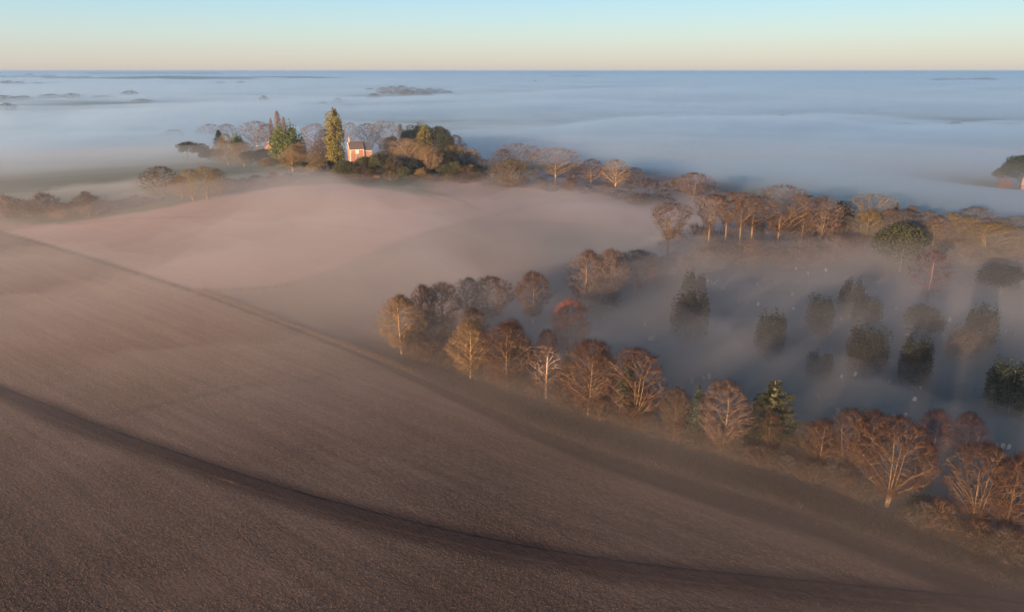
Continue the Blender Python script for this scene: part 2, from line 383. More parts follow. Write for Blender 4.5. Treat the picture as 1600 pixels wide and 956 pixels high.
def sized(tm, cm):
    a = np.empty(len(cm.vertices) * 3, np.float32); cm.vertices.foreach_get('co', a); a = a.reshape(-1, 3)
    return dict(H=float(np.percentile(a[:, 2], 98.8)), W=2 * float(np.percentile(np.abs(a[:, :2]), 98.2)), trunk=tm, crown=cm)
def bare_tree(seed, H=20., W=14., base=.22, fork=.55, nl=16, n2=110, n3=700, nt=5200, prof=(.55, 1.0, .62), thick=.30,
              twigL=1.5, twigW=.017, up=.35, stems=1, lean=0.0, flat=1.0, name='tree', droop=0.0, shell=.18):
    """branches reach for points spread through the crown; prof = half-width at the crown's bottom, middle, top"""
    r = np.random.default_rng(seed); T = Tubes(); nodes = []; nrad = []
    def halfw(t): return np.interp(t, [0, .18, .5, .82, .95, 1.0], [prof[0] * .55, prof[0], prof[1], prof[2], prof[2] * .62, .08]) * W / 2
    zb = base * H; lob = r.uniform(.82, 1.12, 7); ph = r.uniform(0, 6.28, 3)
    def inside(n, lo=0.0, hi=1.0, s0=0.0):
        t = r.uniform(lo, hi, n); th = r.uniform(0, 2 * np.pi, n); q = np.sqrt(r.uniform(s0, 1, n))
        k = 1 + .13 * np.sin(2 * th + ph[0]) + .10 * np.sin(3 * th + ph[1] + t * 4) + .06 * np.sin(5 * th + ph[2])
        hw = halfw(t) * q * k
        return np.stack([hw * np.cos(th), hw * np.sin(th), zb + t * (H - zb)], 1)
    def keep(pts, rad):
        nodes.append(pts); nrad.append(rad)
    for sidx in range(stems):
        ang = r.uniform(0, 6.28) if stems > 1 else 0; off = (np.array([math.cos(ang), math.sin(ang), 0]) * (.25 if stems > 1 else 0))
        top = np.array([r.normal(0, .5) + lean, r.normal(0, .5), H * (fork if stems == 1 else fork * r.uniform(.8, 1.1))]) + off * (W * .55 if stems > 1 else 0)
        mid = top * .5 + r.normal(0, .35, 3) * [1, 1, 0]
        n = 9; pts = bez(off - [0, 0, .5], mid, top, n); tt = np.linspace(0, 1, n)
        rad = thick * (1.15 - .62 * tt); rad[0] *= 1.5; T.add(pts, rad / (1 if stems == 1 else 1.7), 7); keep(pts[2:], rad[2:])
        if sidx == 0: trunk_pts, trunk_rad = pts, rad
        nl_ = max(3, nl // stems)
        tg = inside(nl_, .25, .99, .25); tg = tg[np.argsort(tg[:, 2])]
        for k, q in enumerate(tg):
            f_ = np.clip((q[2] - zb) / (H - zb), 0, 1); j = np.clip((base * .9 + (fork - base) * (.05 + .90 * f_) * r.uniform(.8, 1.06)) / fork, .2, 1.0)
            if up > 0: j = np.clip((q[2] - 1.05 * math.hypot(q[0] - top[0], q[1] - top[1])) / top[2] * r.uniform(.92, 1.08), max(.16, base * .8 / fork), 1.0)
            p0 = np.array([np.interp(j, tt, pts[:, a]) for a in range(3)]); r0 = np.interp(j, tt, rad) * r.uniform(.20, .33) / (1 if stems == 1 else 1.5)
            if q[2] < p0[2] + .5: q = q.copy(); q[2] = p0[2] + r.uniform(.5, 2)
            c = p0 + (q - p0) * [.45, .45, .45 + up * .5] + r.normal(0, .5, 3); m = 8
            bp = bez(p0, c, q, m); bp[1:-1] += r.normal(0, .12 * W / 14, (m - 2, 3)); br = np.linspace(r0, .05, m)
            T.add(bp, br, 5); keep(bp[2:], br[2:])
    def attach(tg, sides, m, rmax, rend, bias=.6):
        Nn = np.concatenate(nodes); Nr = np.concatenate(nrad); out = []
        for q in tg:
            d = Nn - q; dd = np.linalg.norm(d, axis=1) + bias * np.maximum(0, d[:, 2] + .2) * 2.0
            i = int(np.argmin(dd)); p0 = Nn[i]; L = np.linalg.norm(q - p0)
            if L < .25 or L > W * .6: continue
            c = p0 + (q - p0) * .5 + np.array([0, 0, -.08 * L if up > 0 else .1 * L]) + r.normal(0, .10 * L, 3)
            bp = bez(p0, c, q, m); br = np.linspace(min(rmax, Nr[i] * .7), rend, m); T.add(bp, br, sides); out.append((bp[1:], br[1:]))
        for a, b in out: keep(a, b)
    attach(inside(n2, .03, 1.0, .05), 4, 6, .048, .022)
    attach(inside(n3, .02, 1.0, .12), 3, 4, .034, .017)
    Nn = np.concatenate(nodes); Nr = np.concatenate(nrad); ok = (Nr < .075) & (Nn[:, 2] > zb * .8); Nn = Nn[ok]
    cz = zb + .42 * (H - zb); cen = np.array([0, 0, cz])
    wgt = np.linalg.norm((Nn - cen) / [W / 2, W / 2, (H - zb) / 2], axis=1) ** (2 * shell) + .05
    i = r.choice(len(Nn), nt, p=wgt / wgt.sum()); b = Nn[i] + r.normal(0, .12, (nt, 3))
    d = unit(unit(b - cen) * .8 + np.array([0, 0, .45 - droop]) + rdir(r, nt) * .75)
    L = twigL * r.uniform(.45, 1.15, nt)
    cm = blades(name + '_crown', b, d, L, twigW * r.uniform(.7, 1.3, nt), r)
    tm = T.mesh(name + '_trunk')
    return sized(tm, cm)

def leaf_cloud(name, cen, rad, n, size, r, hug=.35, upness=.5, wob=.18):
    """leaf clumps as small folded quads through the outer part of each lump"""
    vs = []
    tot = sum(max(q) ** 2 for q in rad); 
    for cpt, q in zip(cen, rad):
        m = max(12, int(n * max(q) ** 2 / tot)); d = rdir(r, m)
        ph = r.uniform(0, 6.28, 4); k = 1 + wob * (np.sin(4 * d[:, 0] + ph[0]) * np.sin(4 * d[:, 1] + ph[1]) + .7 * np.sin(7 * d[:, 2] + ph[2] + 3 * d[:, 0]))
        rr = (1 - hug * r.uniform(0, 1, m) ** 1.6) * k
        p = np.asarray(cpt) + d * rr[:, None] * np.asarray(q)
        nrm = unit(d * .8 + rdir(r, m) * .8 + np.array([0, 0, upness * .4])); a = unit(np.cross(nrm, rdir(r, m))); b = np.cross(nrm, a)
        s1 = size * r.uniform(.5, 1.3, m)[:, None]; s2 = s1 * r.uniform(.45, .9, m)[:, None]
        vs.append(np.stack([p - a * s1, p - b * s2 + nrm * s2 * .3, p + a * s1, p + b * s2 + nrm * s2 * .3], 1).reshape(-1, 3))
    v = np.concatenate(vs); f = np.arange(len(v)).reshape(-1, 4)
    return v, f
def simple_trunk(name, H, r0, r, n=7, lean=.2):
    T = Tubes(); pts = bez(np.array([0, 0, -.5]), np.array([r.normal(0, lean), r.normal(0, lean), H * .5]), np.array([r.normal(0, lean), r.normal(0, lean), H]), n)
    T.add(pts, np.linspace(r0, r0 * .25, n), 7); return T
def evergreen(kind, seed, H, W, n=9000, size=.30, name='evergreen'):
    r = np.random.default_rng(seed); cen = []; rad = []; T = simple_trunk(name, H * .85, .30, r)
    extra = None; wob = .18
    if kind == 'yew':           # rounded, many upright lobes
        for k in range(19):
            th = r.uniform(0, 6.28); q = math.sqrt(r.uniform(0, 1)) * W * .36; h = H * r.uniform(.36, .62 - .3 * q / W)
            cen.append((q * math.cos(th), q * math.sin(th), h)); rad.append((W * .15, W * .15, min(H - h, h) * r.uniform(.84, 1.08)))
        cen.append((0, 0, H * .2)); rad.append((W * .30, W * .30, H * .24))
        cen.append((0, 0, H * .42)); rad.append((W * .44, W * .44, H * .38))
    elif kind == 'cone':        # columnar dark conifer
        for k in range(9):
            t = k / 8; cen.append((r.normal(0, .1), r.normal(0, .1), H * (.10 + .82 * t))); w = W * .5 * (1 - t * .93) ** .75 + .1
            rad.append((w, w, H * .12))
    elif kind == 'sequoia':     # broad column with lumpy drooping boughs, pointed top
        for k in range(64):
            t = r.uniform(0, 1) ** 1.0; th = r.uniform(0, 6.28); w = W * .5 * np.interp(t, [0, .15, .55, .8, .92, 1], [.85, 1, .98, .90, .72, .42])
            q = w * r.uniform(.45, .82); cen.append((q * math.cos(th), q * math.sin(th), H * (.06 + .88 * t))); s_ = max(.5, w * .42)
            rad.append((s_, s_, s_ * 1.1))
        for k in range(8):
            t = k / 7; w = W * .30 * (1 - t * .7); cen.append((0, 0, H * (.1 + .80 * t))); rad.append((w, w, H * .08))
    elif kind == 'holm':        # broad domed leafy crown
        for k in range(26):
            d = rdir(r, 1)[0]; d[2] = abs(d[2]) * .95 - .12; cen.append((d[0] * W * .34, d[1] * W * .34, H * .50 + d[2] * H * .36)); s_ = r.uniform(.14, .22) * W
            rad.append((s_, s_, s_ * .75))
        cen.append((0, 0, H * .52)); rad.append((W * .36, W * .36, H * .34))
    elif kind == 'fan':         # green cypress with many upright pointed plumes
        for k in range(46):
            th = r.uniform(0, 6.28); q = math.sqrt(r.uniform(0, 1)) * W * .42; e = q / (W * .42)
            tp = H * (1.0 - .34 * e ** 2.2) * r.uniform(.86, 1.0); hh = tp * .40
            cen.append((q * math.cos(th), q * math.sin(th), tp - hh)); rad.append((W * .10, W * .10, hh))
            cen.append((q * math.cos(th) * 1.05, q * math.sin(th) * 1.05, tp * .35)); rad.append((W * .12, W * .12, tp * .3))
    elif kind == 'pine':        # flat-topped crown on bare stems
        for k in range(16):
            th = r.uniform(0, 6.28); q = math.sqrt(r.uniform(0, 1)) * W * .42
            cen.append((q * math.cos(th), q * math.sin(th), H * r.uniform(.58, .92))); rad.append((W * .18, W * .18, H * .12))
        for k in range(7):
            a = bez(np.array([0, 0, H * .35]), np.array([0, 0, H * .6]), np.array(cen[k]), 6); T.add(a, np.linspace(.16, .05, 6), 5)
    elif kind == 'ivy':         # trunk wrapped in ivy
        for k in range(12):
            t = k / 11; w = W * .5 * (.55 + .5 * math.sin(2.6 * t + .5)) * r.uniform(.75, 1.1); cen.append((r.normal(0, W * .12), r.normal(0, W * .12), H * (.08 + .82 * t))); rad.append((w, w, H * .10))
    v, f = leaf_cloud(name, cen, rad, n, size, r, wob=wob)
    return sized(T.mesh(name + '_trunk'), mesh_np(name + '_crown', v, f, 4))
def cedar_tree(seed, H=19., W=13., name='cedar'):
    """level plates of foliage on whorls of boughs, gaps between the tiers, a ragged pointed top"""
    r = np.random.default_rng(seed); T = simple_trunk(name, H * .97, .42, r, 9, .15); vs = []
    nt_ = 11
    for k in range(nt_):
        t = k / (nt_ - 1); z = H * (.10 + .82 * t); Lt = W * .5 * np.interp(t, [0, .25, .5, .75, 1], [.95, 1.0, .80, .55, .16])
        nb = 7 if t < .7 else 5
        for j in range(nb):
            th = j * 6.283 / nb + k * .9 + r.normal(0, .2); L = Lt * r.uniform(.62, 1.18); zz = z + r.normal(0, .25)
            dv = np.array([math.cos(th), math.sin(th), 0]); p0 = np.array([0, 0, zz]); p2 = p0 + dv * L + [0, 0, (.10 + .18 * t) * L]
            bp = bez(p0, p0 + dv * L * .5 + [0, 0, .05 * L], p2, 7); T.add(bp, np.linspace(.11, .02, 7), 4)
            m = int(80 + 85 * L); s_ = np.sqrt(r.uniform(.06, 1, m)); q = np.stack([np.interp(s_, np.linspace(0, 1, 7), bp[:, a]) for a in range(3)], 1)
            sd_ = np.array([-dv[1], dv[0], 0]); wd = (.34 * L * np.sin(np.clip(s_, 0, 1) * 2.7) + .15) * r.normal(0, .5, m)
            q = q + sd_ * wd[:, None] + np.stack([np.zeros(m), np.zeros(m), -.10 * np.abs(wd) + r.normal(0, .17, m)], 1)
            d = unit(dv * 1.0 + sd_ * np.sign(wd)[:, None] * .8 + rdir(r, m) * .5 + [0, 0, .2]); a = unit(np.cross(d, [0, 0, 1.]) + rdir(r, m) * .35); s1 = r.uniform(.20, .42, m)[:, None]
            vs.append(np.stack([q - d * s1 * .5, q + a * s1 * .34, q + d * s1, q - a * s1 * .34], 1).reshape(-1, 3))
    cv, _ = leaf_cloud(name, [(0, 0, H * q) for q in np.linspace(.15, .80, 9)], [(W * .13 * (1.08 - q), W * .13 * (1.08 - q), H * .07) for q in np.linspace(.15, .80, 9)], 1600, .26, r); vs.append(cv)
    v = np.concatenate(vs)
    return sized(T.mesh(name + '_trunk'), mesh_np(name + '_crown', v, np.arange(len(v)).reshape(-1, 4), 4))

PROTO = {}
def proto(key):
    if key in PROTO: return PROTO[key]
    k, sd_ = key[:-1], int(key[-1]) * 17
    b = bare_tree
    if k == 'lime': p = b(11 + sd_, 20, 14, base=.16, fork=.82, nl=42, prof=(.56, 1.0, .64), n2=230, n3=1100, nt=9500, twigL=1.7, up=.12, name=k, thick=.23)
    elif k == 'dome': p = b(13 + sd_, 22, 17, base=.16, fork=.74, nl=44, prof=(.56, 1.0, .74), n2=240, n3=1100, nt=10500, twigL=1.6, up=.15, name=k, stems=3, thick=.28)
    elif k == 'oak': p = b(17 + sd_, 17, 17, base=.14, fork=.36, nl=28, prof=(.75, 1.0, .66), n2=200, n3=1100, nt=6000, twigL=1.0, twigW=.020, up=.2, thick=.40, name=k)
    elif k == 'tall': p = b(19 + sd_, 26, 13, base=.50, fork=.78, nl=20, prof=(.32, .80, 1.0), n2=180, n3=900, nt=4600, twigL=1.1, up=.3, thick=.30, name=k)
    elif k == 'wide': p = b(23 + sd_, 26, 21, base=.32, fork=.56, nl=26, prof=(.40, .88, .95), n2=210, n3=1200, nt=6500, twigL=1.2, up=.1, thick=.30, name=k)
    elif k == 'birch': p = b(29 + sd_, 17, 9, base=.24, fork=.80, nl=13, prof=(.6, 1.0, .66), n2=55, n3=260, nt=1800, twigL=1.5, twigW=.013, up=.5, thick=.20, name=k)
    elif k == 'ball': p = b(31 + sd_, 11, 11, base=.04, fork=.4, nl=18, prof=(.8, 1.0, .75), n2=130, n3=900, nt=6500, twigL=1.5, up=.5, thick=.20, name=k)
    elif k == 'scrub': p = b(37 + sd_, 7, 9, base=.04, fork=.35, nl=14, prof=(.85, 1.0, .72), n2=80, n3=380, nt=1900, twigL=1.3, up=.6, thick=.14, stems=4, name=k)
    elif k == 'poplar': p = b(41 + sd_, 26, 5.2, base=.06, fork=.9, nl=30, prof=(.7, 1.0, .62), n2=130, n3=600, nt=6000, twigL=1.3, up=1.0, thick=.30, name=k, droop=-.9)
    elif k == 'whip': p = b(43 + sd_, 15, 6, base=.2, fork=.8, nl=10, prof=(.5, 1.0, .75), n2=50, n3=240, nt=2600, twigL=1.3, up=.8, thick=.16, name=k)
    elif k == 'cedar': p = cedar_tree(3 + sd_)
    elif k == 'yew': p = evergreen('yew', 5 + sd_, 11, 9, 15000, .19, k)
    elif k == 'cone': p = evergreen('cone', 6 + sd_, 13, 5, 6000, .26, k)
    elif k == 'sequoia': p = evergreen('sequoia', 7 + sd_, 36, 13, 20000, .34, k)
    elif k == 'holm': p = evergreen('holm', 8 + sd_, 15, 16, 15000, .26, k)
    elif k == 'fan': p = evergreen('fan', 9 + sd_, 22, 18, 15000, .34, k)
    elif k == 'pine': p = evergreen('pine', 10 + sd_, 14, 14, 5000, .30, k)
    elif k == 'ivy': p = evergreen('ivy', 12 + sd_, 15, 5, 4500, .28, k)
    PROTO[key] = p; return p
TINT = dict(red=((.150, .100, .055), (.052, .026, .020)), brown=((.115, .076, .043), (.046, .031, .021)), gold=((.24, .16, .08), (.115, .076, .042)),
            olive=((.16, .112, .05), (.115, .083, .034)), pink=((.16, .112, .080), (.088, .060, .048)), orange=((.13, .070, .035), (.17, .055, .026)),
            grey=((.11, .10, .085), (.075, .066, .060)), bramble=((.062, .043, .028), (.030, .021, .016)), umber=((.12, .076, .042), (.038, .020, .016)), spire=((.2, .13, .10), (.19, .12, .095)), bush=((.08, .06, .04), (.046, .046, .020)), birch=((.34, .24, .17), (.085, .040, .030)), dark=((.07, .055, .045), (.048, .038, .033)),  # darkened red tint: dimmer light on the right-hand trees put into their colour
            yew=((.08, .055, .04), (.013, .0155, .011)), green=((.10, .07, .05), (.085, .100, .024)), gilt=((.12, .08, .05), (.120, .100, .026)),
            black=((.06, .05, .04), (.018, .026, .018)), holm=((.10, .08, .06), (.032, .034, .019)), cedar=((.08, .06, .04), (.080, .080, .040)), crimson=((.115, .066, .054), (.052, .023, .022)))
KIND_NAME = dict(lime='lime_tree', dome='broad_tree', oak='oak_tree', tall='beech_tree', wide='spreading_tree', birch='birch_tree', ball='round_tree', scrub='bare_shrub',
                 poplar='poplar_tree', whip='young_tree', cedar='cedar_tree', yew='yew_tree', cone='conifer', sequoia='redwood_tree', holm='evergreen_oak', fan='cypress_tree', pine='pine_tree', ivy='ivy_clad_tree')
trng = np.random.default_rng(99)
def tree(key, tint, u, vb, vt, w, label, group=None, p=None, cat=None, name=None):
    """a tree standing where pixel (u, vb) meets the ground, its top at row vt, w pixels wide"""
    pr = proto(key); q = P(u, vb) if p is None else p
    h = hgt(q, vt); wd = w / FPX * depth(q)
    k = key[:-1]; r_ = bpy.data.objects.new(name or KIND_NAME[k], None); COL.objects.link(r_); r_.empty_display_size = 1
    r_.location = (q[0], q[1], q[2] - .15)
    sx = (1.0 if k in ('sequoia', 'poplar', 'cedar', 'yew', 'cone', 'holm', 'fan', 'pine', 'ivy') else 1.1) * wd / pr['W']; r_.scale = (sx, sx, h / pr['H']); r_.rotation_euler.z = trng.uniform(0, 6.28)
    tag(r_, label, cat or ('shrub' if k == 'scrub' else 'tree'), group)
    for nm, ci, mt in (('trunk', 0, M_BARK), ('crown', 1, M_LEAF if k in ('cedar', 'yew', 'cone', 'sequoia', 'holm', 'fan', 'pine', 'ivy') else M_TWIG)):
        o = link(nm, pr[nm], r_, mt); c_ = np.array(TINT[tint][ci]) * trng.uniform(.88, 1.12); o.color = (*c_, 1)
    return r_

FE = 'bare trees along the field edge'
for a in [
 ('lime1', 'gold', 628, 553, 462, 62, 'pale golden bare tree standing alone at the far end of the field-edge row', FE),
 ('lime2', 'pink', 693, 524, 443, 64, 'bare tree with a pale trunk beside the golden end tree of the row', FE),
 ('dome1', 'brown', 733, 502, 434, 40, 'dull brown bare tree in mist behind the row, left of the red-topped pair', FE),
 ('dome2', 'red', 768, 503, 433, 66, 'wide red-topped bare tree in mist behind the field-edge row', FE),
 ('lime3', 'red', 832, 505, 425, 46, 'tall narrow red-topped bare tree alone in mist behind the field-edge row', FE),
 ('lime2', 'gold', 735, 592, 502, 60, 'golden bare tree with open branches near the far end, left of the large red-tipped one', FE),
 ('lime1', 'red', 793, 607, 505, 74, 'bare tree with fanned golden limbs and a red-tipped crown, left of the white birch', FE),
 ('birch1', 'birch', 853, 622, 538, 50, 'small birch with pale forked trunk between two dark conifer tips', None),
 ('lime3', 'red', 918, 648, 533, 80, 'bare tree with a bright rust-red pointed top, right of the birch', FE),
 ('dome3', 'red', 989, 668, 547, 78, 'bare tree with forked pale trunks and dark ivy inside, at the middle of the row', FE),
 ('lime3', 'brown', 1052, 688, 606, 44, 'small dull brown bare tree in the gap left of the dark ivy-green conifer', FE),
 ('lime1', 'pink', 1127, 706, 596, 78, 'fine-twigged bare tree immediately left of the tiered green cedar', FE),
 ('cedar1', 'cedar', 1200, 702, 598, 84, 'tiered green cedar standing among the bare trees of the field edge', None),
 ('lime2', 'umber', 1278, 742, 655, 44, 'slim bare tree at the left shoulder of the big clump right of the cedar', FE),
 ('dome1', 'umber', 1318, 744, 640, 64, 'bare tree with a red dome, left half of the big clump right of the cedar', FE),
 ('dome2', 'umber', 1350, 748, 641, 58, 'bare tree with upright stems in the middle of the big clump right of the cedar', FE),
 ('dome3', 'umber', 1384, 792, 655, 92, 'spreading bare tree on two leaning trunks, right end of the big clump', FE),
 ('dome1', 'umber', 1518, 832, 695, 92, 'large red-domed bare tree nearest the camera at the right end of the row', FE),
 ('lime3', 'umber', 1567, 848, 710, 62, 'bare tree with a tall pale trunk, the very last of the row on the right', FE),
 ('cone1', 'black', 827, 592, 534, 24, 'dark conifer tip just left of the white birch', None),
 ('cone2', 'black', 885, 606, 545, 24, 'dark conifer tip just right of the white birch', None),
 ('cone1', 'black', 1084, 694, 606, 36, 'dark ivy-green conifer left of the bare tree beside the cedar', None),
 ('ivy1', 'black', 976, 664, 566, 28, 'dark ivy-covered stem inside the forked bare tree of the row', None),
 ('holm2', 'black', 1446, 812, 778, 56, 'low dark evergreen bush on the field edge between the two big bare clumps', None),
 ('lime1', 'crimson', 1452, 722, 640, 50, 'faint reddish bare tree in blue mist behind the big bare clump', None),
 ('lime3', 'crimson', 1503, 722, 645, 46, 'faint dark red bare tree in blue mist above the last trees', None),
 # behind the row
 ('ball1', 'orange', 890, 548, 468, 60, 'round rust-orange tree glowing in the cemetery mist', None),
 ('lime1', 'pink', 917, 482, 392, 60, 'hazy tan bare tree behind the rust-orange round tree', None),
 ('lime2', 'pink', 952, 482, 390, 50, 'hazy tan bare tree right of its twin behind the rust-orange round tree', None),
 ('scrub1', 'dark', 937, 492, 434, 56, 'dark grey bush in mist at the foot of two hazy tan trees', None),
 ('dome2', 'red', 995, 455, 392, 70, 'reddish hazy tree in mist left of the lone tall beech', None),
 # the tall belt
 ('tall1', 'brown', 1042, 428, 318, 60, 'tall beech standing alone at the left of the tall belt', None),
 ('tall2', 'red', 1104, 410, 304, 50, 'tall beech with a forked golden trunk, first of the close group of four', None),
 ('tall3', 'red', 1131, 402, 300, 46, 'tall beech with a slim straight trunk, second of the close group of four', None),
 ('tall1', 'red', 1152, 406, 301, 46, 'tall beech with a golden fork, third of the close group of four', None),
 ('tall2', 'red', 1172, 402, 307, 60, 'tall beech with wide lower branches, last of the close group of four', None),
 ('wide1', 'red', 1213, 396, 291, 84, 'broad spreading tree with the widest, highest crown of the tall belt', None),
 ('wide2', 'brown', 1250, 392, 306, 62, 'brown-topped tree tucked against the right of the widest crown', None),
 ('dome2', 'pink', 1278, 392, 308, 52, 'pinkish hazy tree ending the tall belt on the right', None),
 # beyond it, right
 ('ivy2', 'dark', 1310, 376, 317, 40, 'dark ivy-draped tree in blue mist right of the tall belt', None),
 ('wide3', 'olive', 1356, 374, 304, 70, 'tree with twin golden-topped crowns rising from blue mist', None),
 ('cone2', 'dark', 1393, 374, 318, 15, 'thin dark ivy column beside the twin-crowned tree', None),
 ('lime1', 'pink', 1416, 377, 322, 32, 'hazy tree with a dark core right of the thin ivy column', None),
 ('lime2', 'grey', 1444, 380, 329, 34, 'grey rounded tree almost lost in blue mist', None),
 ('whip1', 'olive', 1454, 405, 350, 32, 'slim upright tree with pale stems behind the red birch', None),
 ('dome1', 'olive', 1478, 398, 333, 46, 'rounded olive tree in mist with a pale trunk right of the slim stems', None),
 ('dome2', 'grey', 1516, 385, 324, 62, 'wide grey tree, faintest of those in the right-hand mist', None),
 ('dome3', 'olive', 1543, 415, 350, 76, 'broad olive tree in mist left of the pale bungalow', None),
 ('lime3', 'grey', 1585, 385, 338, 62, 'grey misty tree behind the pale bungalow', None),
 ('scrub2', 'yew', 1548, 418, 388, 44, 'dark green bush left of the pale bungalow', None),
 ('holm1', 'yew', 1562, 460, 415, 62, 'dull green tree in the mist below the pale bungalow', None),
 ('holm1', 'holm', 1405, 425, 352, 74, 'evergreen dome-shaped tree with dark leaves above the red birch', None),
 ('birch1', 'crimson', 1446, 478, 392, 62, 'red-twigged birch with white forking stems among the graves', None),
 ('holm1', 'black', 1590, 292, 244, 46, 'dark tree at the edge beside the far red-roofed house', None),
 ('holm2', 'holm', 1564, 285, 262, 24, 'small dark tree left of the far red-roofed house', None),
 ('scrub1', 'orange', 1568, 297, 278, 20, 'rust-red shrub below the small dark tree by the far house', None),
 # graveyard yews
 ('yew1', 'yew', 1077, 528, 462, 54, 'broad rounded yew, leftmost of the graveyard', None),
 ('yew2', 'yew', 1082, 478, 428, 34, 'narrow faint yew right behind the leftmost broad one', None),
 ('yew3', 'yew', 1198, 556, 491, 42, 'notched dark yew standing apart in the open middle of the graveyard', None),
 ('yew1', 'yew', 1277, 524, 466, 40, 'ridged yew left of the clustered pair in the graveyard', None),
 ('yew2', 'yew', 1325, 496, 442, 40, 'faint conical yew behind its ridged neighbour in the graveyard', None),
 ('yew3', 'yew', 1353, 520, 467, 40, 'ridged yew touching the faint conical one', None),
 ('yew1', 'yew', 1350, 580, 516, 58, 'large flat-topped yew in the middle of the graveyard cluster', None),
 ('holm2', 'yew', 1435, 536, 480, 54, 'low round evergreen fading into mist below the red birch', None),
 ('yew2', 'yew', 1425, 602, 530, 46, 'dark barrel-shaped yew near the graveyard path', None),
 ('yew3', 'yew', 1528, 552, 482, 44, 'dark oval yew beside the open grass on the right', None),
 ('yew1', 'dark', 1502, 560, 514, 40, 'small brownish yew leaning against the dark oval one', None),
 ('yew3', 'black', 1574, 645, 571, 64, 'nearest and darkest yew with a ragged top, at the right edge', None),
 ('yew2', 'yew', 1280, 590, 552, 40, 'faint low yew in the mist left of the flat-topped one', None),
 # middle belt beyond the pink field
 ('oak1', 'dark', 786, 288, 234, 44, 'dark dense tree at the left of the belt beyond the pale field', None),
 ('wide2', 'pink', 812, 286, 225, 60, 'tall grey-topped tree with an ivy trunk behind the olive one', None),
 ('oak2', 'olive', 800, 291, 250, 66, 'low olive-gold tree in front of the grey-topped one', None),
 ('wide1', 'gold', 868, 290, 232, 72, 'spreading pale-limbed oak with a leaning trunk beyond the pale field', None),
 ('oak3', 'pink', 895, 283, 255, 34, 'small pinkish tree right of the leaning pale-limbed oak', None),
 ('scrub1', 'orange', 889, 298, 281, 26, 'orange shrub at the foot of the small pinkish tree', None),
 ('oak1', 'pink', 924, 286, 249, 44, 'grey rounded tree with a dark centre in the middle of the belt', None),
 ('oak2', 'gold', 961, 292, 250, 46, 'bare tree with bold golden limbs in the belt', None),
 ('oak3', 'pink', 990, 288, 262, 34, 'small grey tree right of the one with bold golden limbs', None),
 ('scrub2', 'dark', 1010, 312, 278, 64, 'dark purple thicket at the end of the belt', None),
 ('scrub3', 'gold', 1051, 303, 279, 30, 'feathery golden shrub between the dark thicket and the domed tree', None),
 ('dome1', 'pink', 1082, 312, 270, 52, 'dome-headed pale bare tree alone in blue mist', None),
 ('scrub1', 'grey', 1107, 312, 290, 40, 'grey low tree leaning out right of the dome-headed one', None),
 # hilltop grove, left to right
 ('oak1', 'grey', 272, 225, 203, 38, 'ghostly tree lost in mist, leftmost by the hilltop grove', None),
 ('oak2', 'pink', 330, 222, 194, 42, 'pinkish misty crown behind the small dark conifer', None),
 ('oak3', 'pink', 357, 228, 194, 38, 'bare pinkish tree right behind the small dark conifer', None),
 ('pine1', 'holm', 294, 251, 222, 26, 'flat-topped pine with bare trunks at the left end of the grove', None),
 ('pine2', 'holm', 315, 252, 224, 30, 'bushier dark pine right of the flat-topped one', None),
 ('holm1', 'yew', 336, 254, 234, 40, 'low dark bush between the pines and the olive trees', None),
 ('cone1', 'yew', 345, 240, 205, 24, 'small leaning dark conifer standing in front of pink bare trees', None),
 ('oak1', 'olive', 357, 258, 222, 42, 'olive-brown rounded tree, left one of the olive pair in the grove', None),
 ('oak3', 'olive', 382, 260, 222, 44, 'olive-brown rounded tree with a visible trunk, right one of the olive pair', None),
 ('fan1', 'green', 373, 245, 211, 22, 'small green pointed tree peeping over the olive pair', None),
 ('wide2', 'pink', 403, 245, 190, 44, 'tall bare tree with rounded pink-grey crown left of the poplars', None),
 ('wide3', 'pink', 421, 245, 194, 34, 'thin bare tree right beside the poplars', None),
 ('poplar1', 'spire', 428, 245, 186, 9, 'shortest and leftmost of the three poplar spires', None),
 ('poplar2', 'spire', 439, 245, 175, 13, 'tallest middle spire of the three poplars', None),
 ('poplar1', 'spire', 448, 245, 184, 10, 'right spire of the three poplars', None),
 ('fan1', 'green', 451, 262, 197, 50, 'big bright green plumed cypress right of the orange gable', None),
 ('holm1', 'yew', 413, 260, 234, 32, 'dark round bush below the orange gable', None),
 ('oak2', 'gold', 458, 268, 228, 36, 'golden-brown oak in front of the green plumed cypress', None),
 ('oak3', 'gold', 478, 266, 236, 28, 'small golden tree right of the golden-brown oak', None),
 ('wide1', 'pink', 497, 258, 194, 48, 'pinkish bare beech left of the giant redwood', None),
 ('oak1', 'brown', 512, 265, 203, 36, 'rusty brown tree hard against the left of the giant redwood', None),
 ('oak3', 'olive', 495, 270, 233, 32, 'low olive bushy tree below the pinkish beech', None),
 ('sequoia1', 'gilt', 527, 272, 175, 27, 'giant golden-green redwood, tallest tree of the hilltop grove', None),
 ('wide3', 'pink', 549, 242, 192, 26, 'thin bare tree behind the brick house chimney', None),
 ('holm2', 'bush', 541, 279, 252, 40, 'dark green bush in front of the brick house, left one', None),
 ('holm1', 'bush', 574, 277, 246, 36, 'dark green bush below the right wing of the brick house', None),
 ('holm2', 'bush', 596, 277, 241, 36, 'brownish green bush right of the brick house', None),
 ('oak1', 'brown', 615, 278, 244, 32, 'brown rounded tree right of the green bushes by the house', None),
 ('scrub1', 'brown', 566, 282, 258, 30, 'brown twiggy shrub at the field edge below the house', None),
 ('wide2', 'brown', 578, 252, 193, 38, 'bare tree with brown crown just right of the brick house', None),
 ('wide1', 'pink', 602, 254, 190, 44, 'bare pale tree with the highest round crown right of the house', None),
 ('holm1', 'green', 613, 252, 214, 24, 'small rounded green tree below the pale bare crown', None),
 ('poplar2', 'pink', 627, 240, 195, 11, 'faint thin spire left of the dark evergreens', None),
